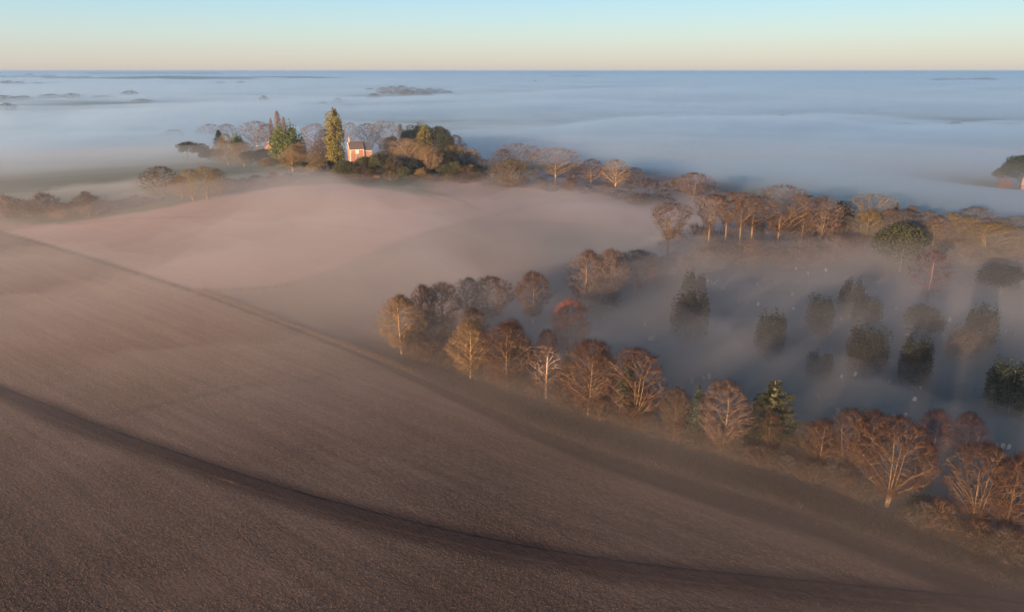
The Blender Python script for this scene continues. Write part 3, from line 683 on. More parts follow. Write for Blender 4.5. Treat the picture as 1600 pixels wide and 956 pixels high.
 ('oak2', 'grey', 643, 240, 196, 36, 'grey crowned tree behind the dark evergreens', None),
 ('holm1', 'black', 640, 245, 204, 26, 'blue-dark evergreen at the left of the dark evergreen group', None),
 ('holm2', 'black', 660, 250, 197, 36, 'black-green evergreen behind the pointed green conifer', None),
 ('holm1', 'holm', 685, 255, 200, 42, 'big dark evergreen with a bumpy top right of the pointed conifer', None),
 ('holm2', 'holm', 698, 264, 214, 30, 'brown-green evergreen stepping down right of the bumpy-topped one', None),
 ('fan1', 'gilt', 664, 260, 200, 27, 'pointed bright green conifer in front of the dark evergreens', None),
 ('wide3', 'gold', 635, 272, 216, 44, 'large bare oak with pale branching limbs on the slope', None),
 ('dome1', 'gold', 672, 277, 228, 40, 'bushy tan tree with upright branches right of the pale-limbed bare oak', None),
 ('holm1', 'yew', 650, 278, 250, 26, 'dark bush between the pale-limbed oak and the bushy tan tree', None),
 ('oak1', 'brown', 712, 264, 212, 38, 'brown bare tree on the descending right shoulder of the grove', None),
 ('holm2', 'yew', 705, 276, 238, 28, 'dark green tree below the descending shoulder of the grove', None),
 ('oak2', 'olive', 722, 272, 230, 30, 'olive-gold tree near the right end of the grove', None),
 ('oak3', 'gold', 739, 272, 232, 24, 'tan rounded tree at the very right end of the grove', None),
 ('scrub2', 'brown', 728, 281, 258, 28, 'brown bush at the field edge below the tan end tree', None),
 ('scrub3', 'dark', 757, 275, 248, 30, 'thin dark scrub in the gap right of the grove', None),
 # left
 ('oak1', 'brown', 255, 313, 261, 64, 'big round oak with grey-brown crown and stout trunk left of the olive clump', None),
 ('oak3', 'olive', 284, 312, 276, 30, 'low olive tree wedged between the round oak and the olive clump', None),
 ('oak2', 'olive', 302, 313, 265, 44, 'olive-brown oak, left of the clump of three', None),
 ('oak1', 'olive', 324, 312, 261, 44, 'olive-brown oak, highest and middle of the clump of three', None),
 ('oak3', 'olive', 343, 309, 264, 30, 'olive-brown oak, right of the clump of three', None),
 ('whip1', 'pink', 140, 338, 299, 30, 'young pinkish tree rising at the right end of the brown hedge', None),
]: tree(*a)
# brush and hedges, many of a kind
def row(key, tints, pts, n, h, w, label, group, name=None, jit=3, cat='shrub'):
    pts = np.array(pts, float); tt = np.linspace(0, len(pts) - 1, n)
    for i, t in enumerate(tt):
        u = np.interp(t, range(len(pts)), pts[:, 0]) + trng.normal(0, jit * 1.4); v = np.interp(t, range(len(pts)), pts[:, 1]) + trng.normal(0, jit * .5)
        if (528 < u < 588 or (404 < u < 438 and h > 25)) and v < 277 and 'grove' in group: continue
        hh = h * trng.uniform(.65, 1.25); ww = w * trng.uniform(.75, 1.25)
        tree(f'{key}{1 + i % 3}', tints[i % len(tints)], u, v, v - hh, ww, label, group, name=name, cat=cat)
row('scrub', ['bramble', 'dark', 'bramble', 'umber'], [(640, 553), (700, 574), (770, 600), (850, 624), (930, 652), (1000, 674), (1080, 698), (1170, 724), (1270, 754), (1350, 784)], 50, 34, 42, 'brown leafless shrub in the brush along the foot of the field-edge trees', 'brush along the field edge')
row('scrub', ['bramble', 'dark', 'umber'], [(1420, 822), (1480, 842), (1540, 862), (1610, 882)], 10, 46, 54, 'brown leafless shrub at the foot of the last two bare trees', 'brush under the last trees')
row('lime', ['umber', 'brown', 'red'], [(665, 530), (760, 572), (830, 585), (890, 612), (955, 640), (1040, 672), (1100, 690), (1235, 722), (1300, 735), (1430, 775)], 13, 70, 38, 'slender bare tree standing back between the larger trees of the field edge', 'slender trees between the larger ones', cat='tree')
row('scrub', ['bramble', 'dark', 'bramble'], [(660, 535), (720, 552), (800, 582), (880, 606), (960, 632), (1060, 668), (1180, 706), (1300, 738)], 26, 50, 52, 'dim shrub behind the trunks of the field-edge trees', 'brush behind the field edge')
row('scrub', ['brown', 'red', 'pink'], [(975, 440), (1030, 436), (1100, 425), (1180, 418), (1260, 412), (1330, 400)], 20, 40, 52, 'hazy brown thicket shrub under the tall beeches', 'thicket under the tall belt')
row('scrub', ['pink', 'brown'], [(1060, 405), (1120, 396), (1200, 388), (1280, 380)], 10, 48, 54, 'tan branching understorey shrub behind the tall beech trunks', 'understorey of the tall belt')
row('scrub', ['brown', 'gold', 'red'], [(-15, 341), (40, 340), (90, 340), (150, 336)], 11, 34, 38, 'brown hedge shrub in the left hedge below the green field', 'hedge below the green field')
row('scrub', ['brown', 'dark'], [(150, 332), (190, 326), (235, 318)], 6, 16, 26, 'low hedge shrub running towards the round oak', 'low hedge by the round oak')
row('scrub', ['orange', 'red'], [(350, 296), (385, 292), (420, 289), (455, 285)], 11, 16, 24, 'low russet shrub in the red strip below the hilltop grove', 'russet strip below the grove')
row('scrub', ['brown', 'dark', 'olive'], [(470, 274), (520, 279), (600, 282), (680, 283), (750, 283)], 22, 15, 20, 'small brown shrub at the field edge along the foot of the grove', 'shrubs at the foot of the grove')
row('scrub', ['dark', 'brown'], [(760, 290), (840, 296), (920, 303), (1000, 318), (1040, 322)], 13, 17, 28, 'dim purple-brown shrub under the belt beyond the pale field', 'shrubs under the middle belt')
row('scrub', ['olive', 'pink', 'grey'], [(1420, 395), (1480, 408), (1540, 420), (1600, 430)], 9, 36, 42, 'misty olive shrub on the right beyond the graveyard', 'shrubs beyond the graveyard')
row('oak', ['olive', 'yew', 'brown'], [(350, 248), (430, 252), (520, 255), (620, 255), (700, 258)], 12, 34, 30, 'bare tree half hidden inside the hilltop grove', 'trees inside the grove', cat='tree')
row('holm', ['bush', 'olive', 'bush'], [(395, 262), (470, 270), (540, 279), (620, 280), (700, 279), (750, 277)], 15, 21, 28, 'dark leafy bush in the shaded front edge of the hilltop grove', 'dark bushes at the front of the grove')
row('oak', ['brown', 'olive', 'gold', 'brown'], [(440, 262), (520, 268), (600, 270), (660, 272), (740, 270)], 15, 44, 42, 'brown leafless tree filling the middle of the hilltop grove', 'leafless trees filling the grove', cat='tree')
row('lime', ['pink', 'grey', 'olive'], [(1295, 385), (1380, 385), (1460, 400), (1530, 400), (1610, 412)], 13, 52, 44, 'faint bare tree fading into the mist beyond the graveyard', 'faint bare trees beyond the graveyard', cat='tree')
# treetops in the fog sea
def isle(items, label, group, key='oak', tint='grey'):
    for i, (u, vb, vt, w) in enumerate(items): tree(f'{key}{1 + i % 3}', tint, u, vb, vt, w, label, group)
isle([(585, 162, 146, 22)], 'single round treetop in the fog in front of the wooded island', None)
isle([(578, 146, 138, 20), (598, 148, 137, 20), (612, 149, 135, 22), (628, 150, 134, 22), (645, 151, 137, 22), (657, 152, 139, 20), (672, 151, 138, 22), (688, 150, 139, 20), (665, 155, 144, 20), (636, 153, 140, 24), (700, 150, 142, 18)], 'tree on the wooded island in the fog sea', 'wooded island in the fog')
isle([(529, 170, 154, 20)], 'round treetop at the end of a foggy tree line above the redwood', None)
isle([(545, 172, 162, 30), (570, 170, 162, 30), (505, 172, 160, 28), (480, 171, 160, 28)], 'faint treetop in the foggy tree line above the redwood', 'foggy tree line above the redwood')
isle([(413, 162, 150, 14)], 'small lone treetop in the fog above the poplars', None)
isle([(14, 178, 161, 22)], 'dark treetop poking from the fog at the left edge', None)
isle([(5, 158, 149, 30), (35, 157, 150, 30), (80, 156, 147, 30), (112, 156, 146, 24), (160, 155, 149, 34), (203, 152, 142, 26), (220, 162, 155, 26), (232, 160, 156, 22)], 'pinkish treetop smudged by fog on the left', 'smudged treetops on the left')
isle([(716, 154, 147, 18), (733, 156, 150, 16)], 'faint low treetop right of the wooded island', 'low treetops by the island')
isle([(1221, 196, 180, 26), (1242, 196, 184, 20)], 'dark treetop in the fog on the right beyond the tall belt', 'pair of treetops on the right')
isle([(1290, 205, 189, 40), (1350, 206, 191, 34), (1410, 208, 192, 44), (1490, 207, 191, 30), (1577, 203, 193, 24)], 'ghostly treetop in the far right fog', 'ghostly treetops on the right')
isle([(1198, 116, 113.5, 5), (836, 131, 125, 6), (655, 118, 115, 5)], 'tiny lone tree standing far out in the fog sea', 'lone far trees')
isle([(u, 128, 128 - h, 13) for u, h in zip(range(1458, 1556, 8), [4, 5, 6, 5, 5, 6, 5, 5, 6, 6, 7, 6, 5])], 'tree in the blue far wood near the right horizon', 'blue far wood on the right')
isle([(u, 124, 124 - h, 14) for u, h in zip(range(2, 140, 9), [6, 5, 5, 6, 5, 9, 5, 6, 7, 6, 4, 4, 5, 4, 5, 5])], 'blue tree in the far line at the left horizon', 'blue tree line at the left horizon')
isle([(u, 133, 133 - h, 15) for u, h in ((6, 6), (14, 7), (30, 6), (345, 5), (377, 6), (60, 4))], 'blue treetop in front of the far line at the left', 'blue treetops on the left')
isle([(u, 117.5, 113.5 - (u % 3) * .3, 16) for u in range(140, 345, 9)], 'distant tree on the long wooded ridge at the horizon', 'wooded ridge at the horizon', tint='brown')
isle([(u, 116, 113.6, 14) for u in (862, 880, 905, 925, 940)], 'tiny far tree on the horizon above the fog', 'far trees on the middle horizon')

# ------------------------------------------------------------------ path, stubble, grass
def soil_strip(name, line, wl, col, lift=.03):
    L = np.asarray(line); d = np.gradient(L, axis=0); d /= np.linalg.norm(d, axis=1, keepdims=True); nrm = np.stack([-d[:, 1], d[:, 0]], 1)
    m = 9; off = np.linspace(-wl / 2, wl / 2, m); pts = []
    for i in range(len(L)):
        for j, o_ in enumerate(off):
            q = L[i] + nrm[i] * (o_ + (trng.normal(0, .25) if j in (0, m - 1) else 0)); pts.append((q[0], q[1], float(ground_z(q[0], q[1])) + (lift if 0 < j < m - 1 else -.06)))
    f = [(i * m + j, (i + 1) * m + j, (i + 1) * m + j + 1, i * m + j + 1) for i in range(len(L) - 1) for j in range(m - 1)]
    me = mesh_np(name, pts, f, 4); a = me.color_attributes.new('soil', 'FLOAT_COLOR', 'POINT')
    k = (.85 + .3 * trng.random(len(pts)))[:, None]
    a.data.foreach_set('color', np.concatenate([np.tile(col, (len(pts), 1)) * k, np.ones((len(pts), 1))], 1).astype(np.float32).ravel())
    return tag(link(name, me, mat=M_FIELD), kind='structure')
path = soil_strip('path', smooth_line([tuple(p) for p in TRACK], 260), 4.6, np.array([.046, .031, .025]))
M_STRAW, _t, _b = mat('straw', .9)
_oi = N(_t, 'ShaderNodeObjectInfo').outputs['Color']; _g = N(_t, 'ShaderNodeNewGeometry').outputs['Position']
_t.links.new(colscale(_t, _oi, mrange(_t, noise(_t, _g, .9, 2, .7), .3, .7, .45, 1.5)), _b.inputs['Base Color'])
def tufts(name, px_, py_, hmin, hmax, wid, col, lean=.6):
    n = len(px_); z = ground_z(px_, py_); r = trng
    base = np.stack([px_, py_, z - .02], 1); d = unit(np.array([0, 0, 1.]) + rdir(r, n) * lean); d[:, 2] = np.abs(d[:, 2])
    me = blades(name, base, d, r.uniform(hmin, hmax, n), np.full(n, wid) * r.uniform(.6, 1.3, n), r)
    o = tag(link(name, me, mat=M_STRAW), kind='stuff'); o.color = (*col, 1); return o
# stubble in drilled rows over the near field
nS = 170000
u_ = trng.uniform(-60, 1660, nS * 2); v_ = 330 + 650 * trng.uniform(0, 1, nS * 2) ** .8
dx_ = (u_ - 800) / FPX; dy_ = (478 - v_) / FPX
dirs = FW[None] + RT[None] * dx_[:, None] + UP[None] * dy_[:, None]
tt_ = -CAM_H / dirs[:, 2]; sx_, sy_ = dirs[:, 0] * tt_, dirs[:, 1] * tt_
ybs = np.interp(sx_, bx, by); dTs, _ = polyline_dist(sx_, sy_, TRACK)
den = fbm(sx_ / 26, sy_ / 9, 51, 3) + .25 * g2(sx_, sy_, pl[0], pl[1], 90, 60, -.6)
ok = (sy_ < ybs - 1.5 - 2.5 * (1.2 + 3.6 * sstep(-70, 40, sx_))) & (dTs > 3.2 + 1.6 * trng.random(nS * 2)) & (den > .30 + .38 * trng.random(nS * 2))
sx_, sy_ = sx_[ok][:nS], sy_[ok][:nS]
cr, sr = math.cos(ROWDIR), math.sin(ROWDIR)
al = sx_ * cr + sy_ * sr; ac = -sx_ * sr + sy_ * cr; ac = np.round(ac / .9) * .9 + trng.normal(0, .34, len(ac))
sx_, sy_ = al * cr - ac * sr, al * sr + ac * cr
tufts('stubble', sx_, sy_, .08, .22, .050, (.165, .103, .062), .9)
# rank grass on the verge, brambles under the trees
def along(line, i0, i1, n, off, spread):
    L = line[i0:i1]; k = trng.uniform(0, len(L) - 1.001, n); i = k.astype(int); f_ = (k - i)[:, None]; q = L[i] * (1 - f_) + L[i + 1] * f_
    return q[:, 0] + trng.normal(0, spread, n), q[:, 1] + off + trng.normal(0, spread, n)
def span(u0, u1):
    a = P(u0[0], u0[1])[:2]; b = P(u1[0], u1[1])[:2]
    return int(np.argmin(np.hypot(*(BOUND - a).T))), int(np.argmin(np.hypot(*(BOUND - b).T))) + 1
i0_, i1_ = span((300, 452), (640, 580)); gx_, gy_ = along(BOUND, i0_, i1_, 7000, 1.6, .9)
tufts('verge_grass', gx_, gy_, .3, .9, .045, (.15, .096, .058))
i0_, i1_ = span((630, 575), (1700, 950)); gx_, gy_ = along(BOUND, i0_, i1_, 26000, 5.5, 2.6)
tufts('brambles', gx_, gy_, .6, 2.2, .035, (.045, .031, .021), .9)
gx_, gy_ = trng.uniform(40, 260, 50000), trng.uniform(110, 330, 50000)
ok = gy_ > np.interp(gx_, bx, by) + 16
tufts('graveyard_grass', gx_[ok], gy_[ok], .25, .6, .05, (.055, .065, .045), .8)

# ------------------------------------------------------------------ houses
def brick_mat(name, c1, c2, mortar, scale=3.2):
    m, t, b = mat(name, .9); g = N(t, 'ShaderNodeTexCoord').outputs['Object']
    br = N(t, 'ShaderNodeTexBrick'); br.inputs['Color1'].default_value = (*c1, 1); br.inputs['Color2'].default_value = (*c2, 1); br.inputs['Mortar'].default_value = (*mortar, 1); br.inputs['Scale'].default_value = scale
    mp = N(t, 'ShaderNodeMapping'); mp.inputs['Rotation'].default_value = (math.pi / 2, 0, 0); t.links.new(g, mp.inputs[0]); t.links.new(mp.outputs[0], br.inputs['Vector'])
    t.links.new(colscale(t, br.outputs[0], mrange(t, noise(t, g, .8), .3, .7, .8, 1.2)), b.inputs['Base Color']); return m
def plain(name, c_, rough=.8, scale=2.0, lo=.8, hi=1.2):
    m, t, b = mat(name, rough); g = N(t, 'ShaderNodeNewGeometry').outputs['Position']
    rgb = N(t, 'ShaderNodeRGB'); rgb.outputs[0].default_value = (*c_, 1)
    t.links.new(colscale(t, rgb.outputs[0], mrange(t, noise(t, g, scale), .3, .7, lo, hi)), b.inputs['Base Color']); return m
def tile_mat(name, c_):
    m, t, b = mat(name, .75); g = N(t, 'ShaderNodeTexCoord').outputs['Object']
    rgb = N(t, 'ShaderNodeRGB'); rgb.outputs[0].default_value = (*c_, 1)
    k = mmath(t, 'MULTIPLY', mrange(t, noise(t, mapped(t, 0, (.8, .8, 5), g), 1.6, 2), .3, .7, .75, 1.25), 1.0)
    t.links.new(colscale(t, rgb.outputs[0], k), b.inputs['Base Color']); return m
M_BRICK = brick_mat('red_brick', (.41, .165, .07), (.34, .125, .055), (.36, .22, .13)); M_CREAM = plain('cream_paint', (.66, .58, .45)); M_WHITE = plain('white_paint', (.78, .76, .72))
M_TILE = tile_mat('brown_tiles', (.085, .058, .050)); M_SLATE = tile_mat('grey_slates', (.055, .060, .075)); M_CHIM = plain('chimney_brick', (.48, .30, .17))
M_GLASS, _t, _b = mat('window_glass', .08); _b.inputs['Base Color'].default_value = (.05, .06, .08, 1); _b.inputs['Specular IOR Level'].default_value = .5
M_STONE = plain('headstone', (.20, .188, .165), .9, 3.0, .6, 1.3); M_POST = plain('weathered_post', (.10, .08, .065)); M_BLIND = plain('pale_blind', (.62, .56, .46))
def boxes(name, lst, m, parent):
    bm = bmesh.new()
    for (x0, x1, y0, y1, z0, z1) in lst:
        vs = [bm.verts.new(c_) for c_ in ((x0, y0, z0), (x1, y0, z0), (x1, y1, z0), (x0, y1, z0), (x0, y0, z1), (x1, y0, z1), (x1, y1, z1), (x0, y1, z1))]
        for f in ((3, 2, 1, 0), (4, 5, 6, 7), (0, 1, 5, 4), (1, 2, 6, 5), (2, 3, 7, 6), (3, 0, 4, 7)): bm.faces.new([vs[i] for i in f])
    me = bpy.data.meshes.new(name); bm.to_mesh(me); bm.free(); return link(name, me, parent, m)
def prism(name, prof, axis, a0, a1, m, parent):
    """profile (p, z) swept along x or y"""
    bm = bmesh.new(); mk = lambda a, p, z: (a, p, z) if axis == 'x' else (p, a, z)
    v0 = [bm.verts.new(mk(a0, p, z)) for p, z in prof]; v1 = [bm.verts.new(mk(a1, p, z)) for p, z in prof]; n = len(prof)
    bm.faces.new(v0); bm.faces.new(v1[::-1])
    for i in range(n): bm.faces.new((v0[(i + 1) % n], v0[i], v1[i], v1[(i + 1) % n]))
    bmesh.ops.recalc_face_normals(bm, faces=bm.faces); me = bpy.data.meshes.new(name); bm.to_mesh(me); bm.free(); return link(name, me, parent, m)
def roof_shell(name, half, eave, ridge, axis, a0, a1, m, parent, c0=0.0, th=.22):
    prof = [(c0 - half, eave), (c0, ridge), (c0 + half, eave), (c0 + half, eave + th), (c0, ridge + th * 1.3), (c0 - half, eave + th)]
    return prism(name, prof, axis, a0, a1, m, parent)
def gabled_wall(name, half, eave, ridge, axis, a0, a1, m, parent, c0=0.0):
    return prism(name, [(c0 - half, -1.5), (c0 + half, -1.5), (c0 + half, eave), (c0, ridge), (c0 - half, eave)], axis, a0, a1, m, parent)
def window(parent, x0, x1, y, z0, z1, bars=(1, 1), pane=None):
    """a framed window on the wall plane y (facing -y)"""
    t_ = .16; fr = [(x0, x0 + t_, y - .10, y + .02, z0, z1), (x1 - t_, x1, y - .10, y + .02, z0, z1), (x0 + t_, x1 - t_, y - .10, y + .02, z1 - t_, z1), (x0 + t_, x1 - t_, y - .14, y + .02, z0, z0 + t_)]
    for i in range(bars[0]):
        c_ = x0 + (x1 - x0) * (i + 1) / (bars[0] + 1); fr.append((c_ - .05, c_ + .05, y - .08, y + .02, z0 + t_, z1 - t_))
    w_ = boxes('window', fr, M_WHITE, parent)
    boxes('pane', [(x0 + t_, x1 - t_, y - .035, y + .0, z0 + t_, z1 - t_)], pane or M_GLASS, w_)
    return w_
def house_root(name, u, v, rot, label, cat='house'):
    q = P(u, v); r_ = bpy.data.objects.new(name, None); COL.objects.link(r_); r_.location = q; r_.rotation_euler.z = rot
    return tag(r_, label, cat), q, depth(q) / FPX
hs, q, mpx = house_root('brick_house', 560, 259, R(26), 'red brick house with cream chimney and white window frames beside the giant redwood')
ev, rd = hgt(q, 232.5), hgt(q, 221.5); ct = hgt(q, 215)
w1 = 20 * mpx / math.cos(R(26)); w2 = 12 * mpx / math.cos(R(26)); x0 = -w1 * .62; x1 = x0 + w1; hd = 3.9
gabled_wall('wall', hd - .02, ev, rd - .12, 'x', x0, x1, M_BRICK, hs)
roof_shell('roof', hd + .35, ev - .25, rd, 'x', x0 - .35, x1 + .2, M_TILE, hs)
bb = prism('bargeboard', [(-hd - .42, ev - .55), (-hd - .42, ev - .1), (0, rd + .05), (hd + .42, ev - .1), (hd + .42, ev - .55), (0, rd - .5)], 'x', x0 - .52, x0 - .37, M_WHITE, hs)
ch = boxes('chimney', [(x0 + .5, x0 + 1.35, -.5, .5, rd - 1.4, ct - .3), (x0 + .4, x0 + 1.45, -.6, .6, ct - .3, ct)], M_CHIM, hs)
boxes('chimney_pot', [(x0 + .75, x0 + 1.1, -.45, -.1, ct, ct + .35), (x0 + .75, x0 + 1.1, .1, .45, ct, ct + .35)], M_BRICK, ch)
boxes('quoins', [(x0 - .03, x0 + .75, -hd - .03, -hd + .5, -1.4, ev - .3), (x1 - .45, x1 + .03, -hd - .03, -hd + .4, -1.4, ev - .3)], M_CREAM, hs)
boxes('eaves_band', [(x0 + .78, x1 - .48, -hd - .06, -hd + .1, ev - .75, ev - .3)], M_CREAM, hs)
xm = x0 + w1 * .52
window(hs, xm - 1.5, xm + 1.5, -hd - .02, ev - 4.0, ev - .85, (1, 1), M_BLIND)
window(hs, xm - 1.1, xm + 1.3, -hd - .02, ev - 8.2, ev - 5.6, (1, 1))
window(hs, x0 + 1.1, x0 + 1.9, -hd - .02, ev - 3.2, ev - 1.6, (0, 0))
e2, r2 = ev - 1.3, rd - 1.0
gabled_wall('wing_wall', hd - .75, e2, r2 - .12, 'x', x1 + .02, x1 + w2, M_BRICK, hs, .3)
roof_shell('wing_roof', hd - .4, e2 - .25, r2, 'x', x1 + .22, x1 + w2 + .25, M_SLATE, hs, .3)
boxes('wing_band', [(x1 + .1, x1 + w2 - .05, -hd + 1.03 - .06, -hd + 1.1, e2 - .7, e2 - .3)], M_CREAM, hs)
window(hs, x1 + w2 * .62, x1 + w2 * .9, -hd + 1.03, e2 - 3.2, e2 - 1.5, (1, 0))

hs, q, mpx = house_root('gabled_house', 421, 250, R(14), 'house with a glowing orange gable and dark slate roof left of the green cypress')
ev, rd = hgt(q, 233), hgt(q, 224.5); hw = 6.6 * mpx
gabled_wall('wall', hw - .25, ev, rd - .15, 'y', 0, 13, M_BRICK, hs)
roof_shell('roof', hw + .2, ev - .35, rd, 'y', .35, 13.3, M_SLATE, hs)
prism('bargeboard', [(-hw - .2, ev - .6), (-hw - .2, ev - .2), (0, rd + .1), (hw + .2, ev - .2), (hw + .2, ev - .6), (0, rd - .35)], 'y', -.16, -.02, M_BRICK, hs)
window(hs, -.8, .8, -.0, ev - 2.6, ev - .8)
e2, r2 = ev - .3, hgt(q, 229.3)
gabled_wall('wing_wall', 2.6, e2 - .6, r2 - .12, 'x', -hw - 7.5, -hw + .22, M_BRICK, hs, 4.5)
roof_shell('wing_roof', 3.0, e2 - .9, r2, 'x', -hw - 7.8, -hw - .25, M_SLATE, hs, 4.5)
ch = boxes('chimney', [(-hw - 7.3, -hw - 6.4, 4.0, 5.0, r2 - .8, r2 + 1.3)], M_CHIM, hs)
ch2 = boxes('rear_chimney', [(-.6, .6, 9.5, 10.5, rd - .8, rd + 1.5)], M_CHIM, hs)

hs, q, mpx = house_root('bungalow', 1580, 400, R(-14), 'low pale blue-white bungalow half hidden in misty trees at the right edge', 'house')
ev, rd = hgt(q, 388.5), hgt(q, 382.5)
gabled_wall('wall', 3.2, ev, rd - .12, 'x', -19 * mpx, 9 * mpx, plain('pale_render', (.55, .58, .62)), hs)
roof_shell('roof', 3.6, ev - .2, rd, 'x', -19 * mpx - .3, 9 * mpx, M_TILE, hs)
window(hs, -13 * mpx, -13 * mpx + 1.6, -3.2, ev - 1.9, ev - .7); window(hs, -4 * mpx, -4 * mpx + 1.6, -3.2, ev - 1.9, ev - .7)
gabled_wall('annexe_wall', 2.6, ev - .5, rd - .7, 'x', 9 * mpx + .02, 26 * mpx, M_BRICK, hs)
roof_shell('annexe_roof', 3.0, ev - .7, rd - .5, 'x', 9 * mpx + .05, 26 * mpx + .3, M_TILE, hs)

hs, q, mpx = house_root('roadside_house', 1611, 297, R(-40), 'far house with a sunlit tan roof in dark trees at the right edge')
ev, rd = hgt(q, 289), hgt(q, 280)
gabled_wall('wall', 4, ev, rd - .12, 'x', -6, 8, plain('dull_brick', (.16, .09, .065)), hs); roof_shell('roof', 4.4, ev - .25, rd, 'x', -6.4, 8.4, plain('tan_tiles', (.22, .15, .11)), hs)
boxes('chimney', [(-5.4, -4.4, -.5, .5, rd - .6, rd + 1.4)], M_CHIM, hs); window(hs, -3, -1.4, -4, ev - 2.4, ev - .9)

hs, q, mpx = house_root('brick_shed', 588, 278, R(4), 'small flat brick shed among bushes below the brick house', 'shed')
tp = hgt(q, 272.8)
boxes('wall', [(-7 * mpx, 6 * mpx, 0, 2.6, -1, tp - .15)], M_BRICK, hs); boxes('roof', [(-7 * mpx - .2, 6 * mpx + .2, -.2, 2.8, tp - .15, tp)], plain('felt_roof', (.26, .15, .11)), hs)

# ------------------------------------------------------------------ fence
fn = bpy.data.objects.new('post_fence', None); COL.objects.link(fn); q0 = P(325, 459); fn.location = q0
tag(fn, 'post and wire fence between the pale ploughed field and the misty pasture', 'fence')
pp = [P(u, v) - q0 for u, v in ((325, 459), (344, 458), (362, 457.5), (379, 457), (397, 456), (414, 455), (432, 452.5), (450, 449))]
pp = [P(369, 478) - q0] + [P(346, 468) - q0] + pp
def post(p, h=1.9, r_=.11):
    T = Tubes(); T.add([p - [0, 0, .3], p + [0, 0, h * .6], p + [.03, 0, h]], [r_, r_ * .95, r_ * .8], 6); return T.mesh('post')
for p in pp: link('post', post(p, trng.uniform(1.7, 2.1)), fn, M_POST)
T = Tubes()
for zz in (.6, 1.1, 1.6): T.add([p + [0, 0, zz] for p in pp[2:]], [.02] * len(pp[2:]), 4)
link('wire', T.mesh('wire'), fn, M_POST)

# ------------------------------------------------------------------ graves
def slab(kind):
    bm = bmesh.new(); pr = []
    if kind == 'head':
        pr = [(-.42, -.3), (.42, -.3), (.42, .95)] + [(.42 * math.cos(a), .95 + .30 * math.sin(a)) for a in np.linspace(.3, math.pi - .3, 7)] + [(-.42, .95)]; d_ = .09
    elif kind == 'cross':
        pr = [(-.14, -.3), (.14, -.3), (.14, .95), (.5, .95), (.5, 1.22), (.14, 1.22), (.14, 1.7), (-.14, 1.7), (-.14, 1.22), (-.5, 1.22), (-.5, .95), (-.14, .95)]; d_ = .10
    elif kind == 'flat':
        pr = [(-.6, -.1), (.6, -.1), (.6, .42), (.5, .5), (-.5, .5), (-.6, .42)]; d_ = 1.05
    else:
        pr = [(-.55, -.3), (.55, -.3), (.55, .5), (.34, .6), (.22, 2.9), (0, 3.3), (-.22, 2.9), (-.34, .6), (-.55, .5)]; d_ = .24
    a = [bm.verts.new((p, -d_, z)) for p, z in pr]; b = [bm.verts.new((p, d_, z)) for p, z in pr]; n = len(pr)
    bm.faces.new(a); bm.faces.new(b[::-1])
    for i in range(n): bm.faces.new((a[(i + 1) % n], a[i], b[i], b[(i + 1) % n]))
    bmesh.ops.recalc_face_normals(bm, faces=bm.faces); bmesh.ops.bevel(bm, geom=list(bm.edges), offset=.02, segments=1, affect='EDGES')
    me = bpy.data.meshes.new('headstone'); bm.to_mesh(me); bm.free(); me.materials.append(M_STONE); return me
SL = {k: slab(k) for k in ('head', 'cross', 'flat', 'obelisk')}
def pts(reg, sc, lst): return [(reg[0] + a / sc, reg[1] + b / sc) for a, b in lst]
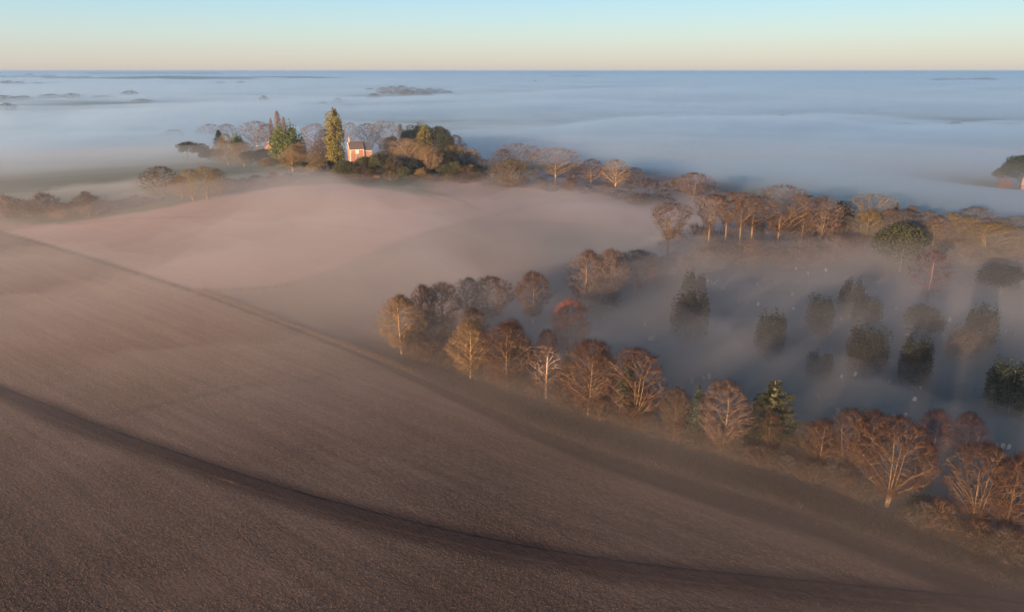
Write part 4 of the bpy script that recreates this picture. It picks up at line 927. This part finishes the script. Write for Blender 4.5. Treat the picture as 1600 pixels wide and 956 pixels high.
graves = pts((960, 390), 4.553, [(665, 215), (715, 228), (735, 215), (800, 235), (822, 205), (1018, 185), (1015, 243), (1068, 205), (1135, 215), (1218, 105), (1497, 140), (885, 365), (948, 370), (1020, 385), (1065, 447), (1275, 412), (22, 365), (240, 432), (215, 525), (490, 570), (527, 610), (1440, 860), (1375, 160), (915, 420), (690, 225), (790, 250), (1290, 130), (1265, 315)]) \
    + pts((1260, 400), 3.98, [(120, 85), (160, 270), (215, 390), (180, 443), (620, 487), (690, 505), (783, 485), (848, 490), (1040, 585), (1130, 525), (1160, 445), (955, 618), (705, 815), (512, 780), (668, 888), (68, 712), (410, 700), (380, 705), (218, 742), (300, 735), (75, 880), (555, 325), (890, 395), (520, 515), (1240, 470), (1300, 480)]) \
    + pts((860, 480), 3.98, [(240, 75), (330, 65), (590, 98), (877, 460), (808, 510), (990, 508), (1330, 30), (608, 20), (950, 440), (985, 430)]) \
    + pts((1200, 600), 3.68, [(290, 75), (400, 158), (718, 198), (620, 240), (838, 85), (1205, 315), (1315, 352), (1350, 360), (1380, 365), (790, 180), (1160, 230)])
for i, (u, v) in enumerate(graves):
    q = P(u, v + 3); k = 'cross' if i % 7 == 3 else 'head'
    o = link('headstone' if k == 'head' else 'grave_cross', SL[k]); o.location = q; s_ = trng.uniform(.7, 1.15); o.scale = (s_ * trng.uniform(.8, 1.1), s_, s_ * trng.uniform(.9, 1.25))
    o.rotation_euler = (trng.normal(0, .05), trng.normal(0, .06), R(-20) + trng.normal(0, .22))
    tag(o, 'small pale headstone standing in the misty graveyard grass' if k == 'head' else 'small pale stone cross standing in the misty graveyard grass', 'gravestone' if k == 'head' else 'cross', 'headstones in the misty graveyard' if k == 'head' else 'stone crosses in the misty graveyard')
for i, (u, v, lb) in enumerate([(960 + 770 / 4.553, 390 + 270 / 4.553, 'low white chest tomb near a cluster of headstones under the tall beeches'), (960 + 265 / 4.553, 390 + 632 / 4.553, 'low pale chest tomb alone in the mist behind the field-edge row'),
                             (1260 + 910 / 3.98, 400 + 610 / 3.98, 'low pale chest tomb at the foot of the brownish leaning yew'), (960 + 640 / 4.553, 390 + 315 / 4.553, 'faint low chest tomb above the leftmost broad yew')]):
    o = link('chest_tomb', SL['flat']); o.location = P(u, v + 1); o.scale = (1.5, 1.3, 1.4); o.rotation_euler.z = trng.normal(0, .3); tag(o, lb, 'tomb', 'chest tombs')
o = link('stone_monument', SL['obelisk']); o.location = P(960 + 1237 / 4.553, 390 + 108 / 4.553); o.scale = (1.1, 2.0, 1.2); tag(o, 'tall pale pointed monument below the widest crown of the tall belt', 'monument')
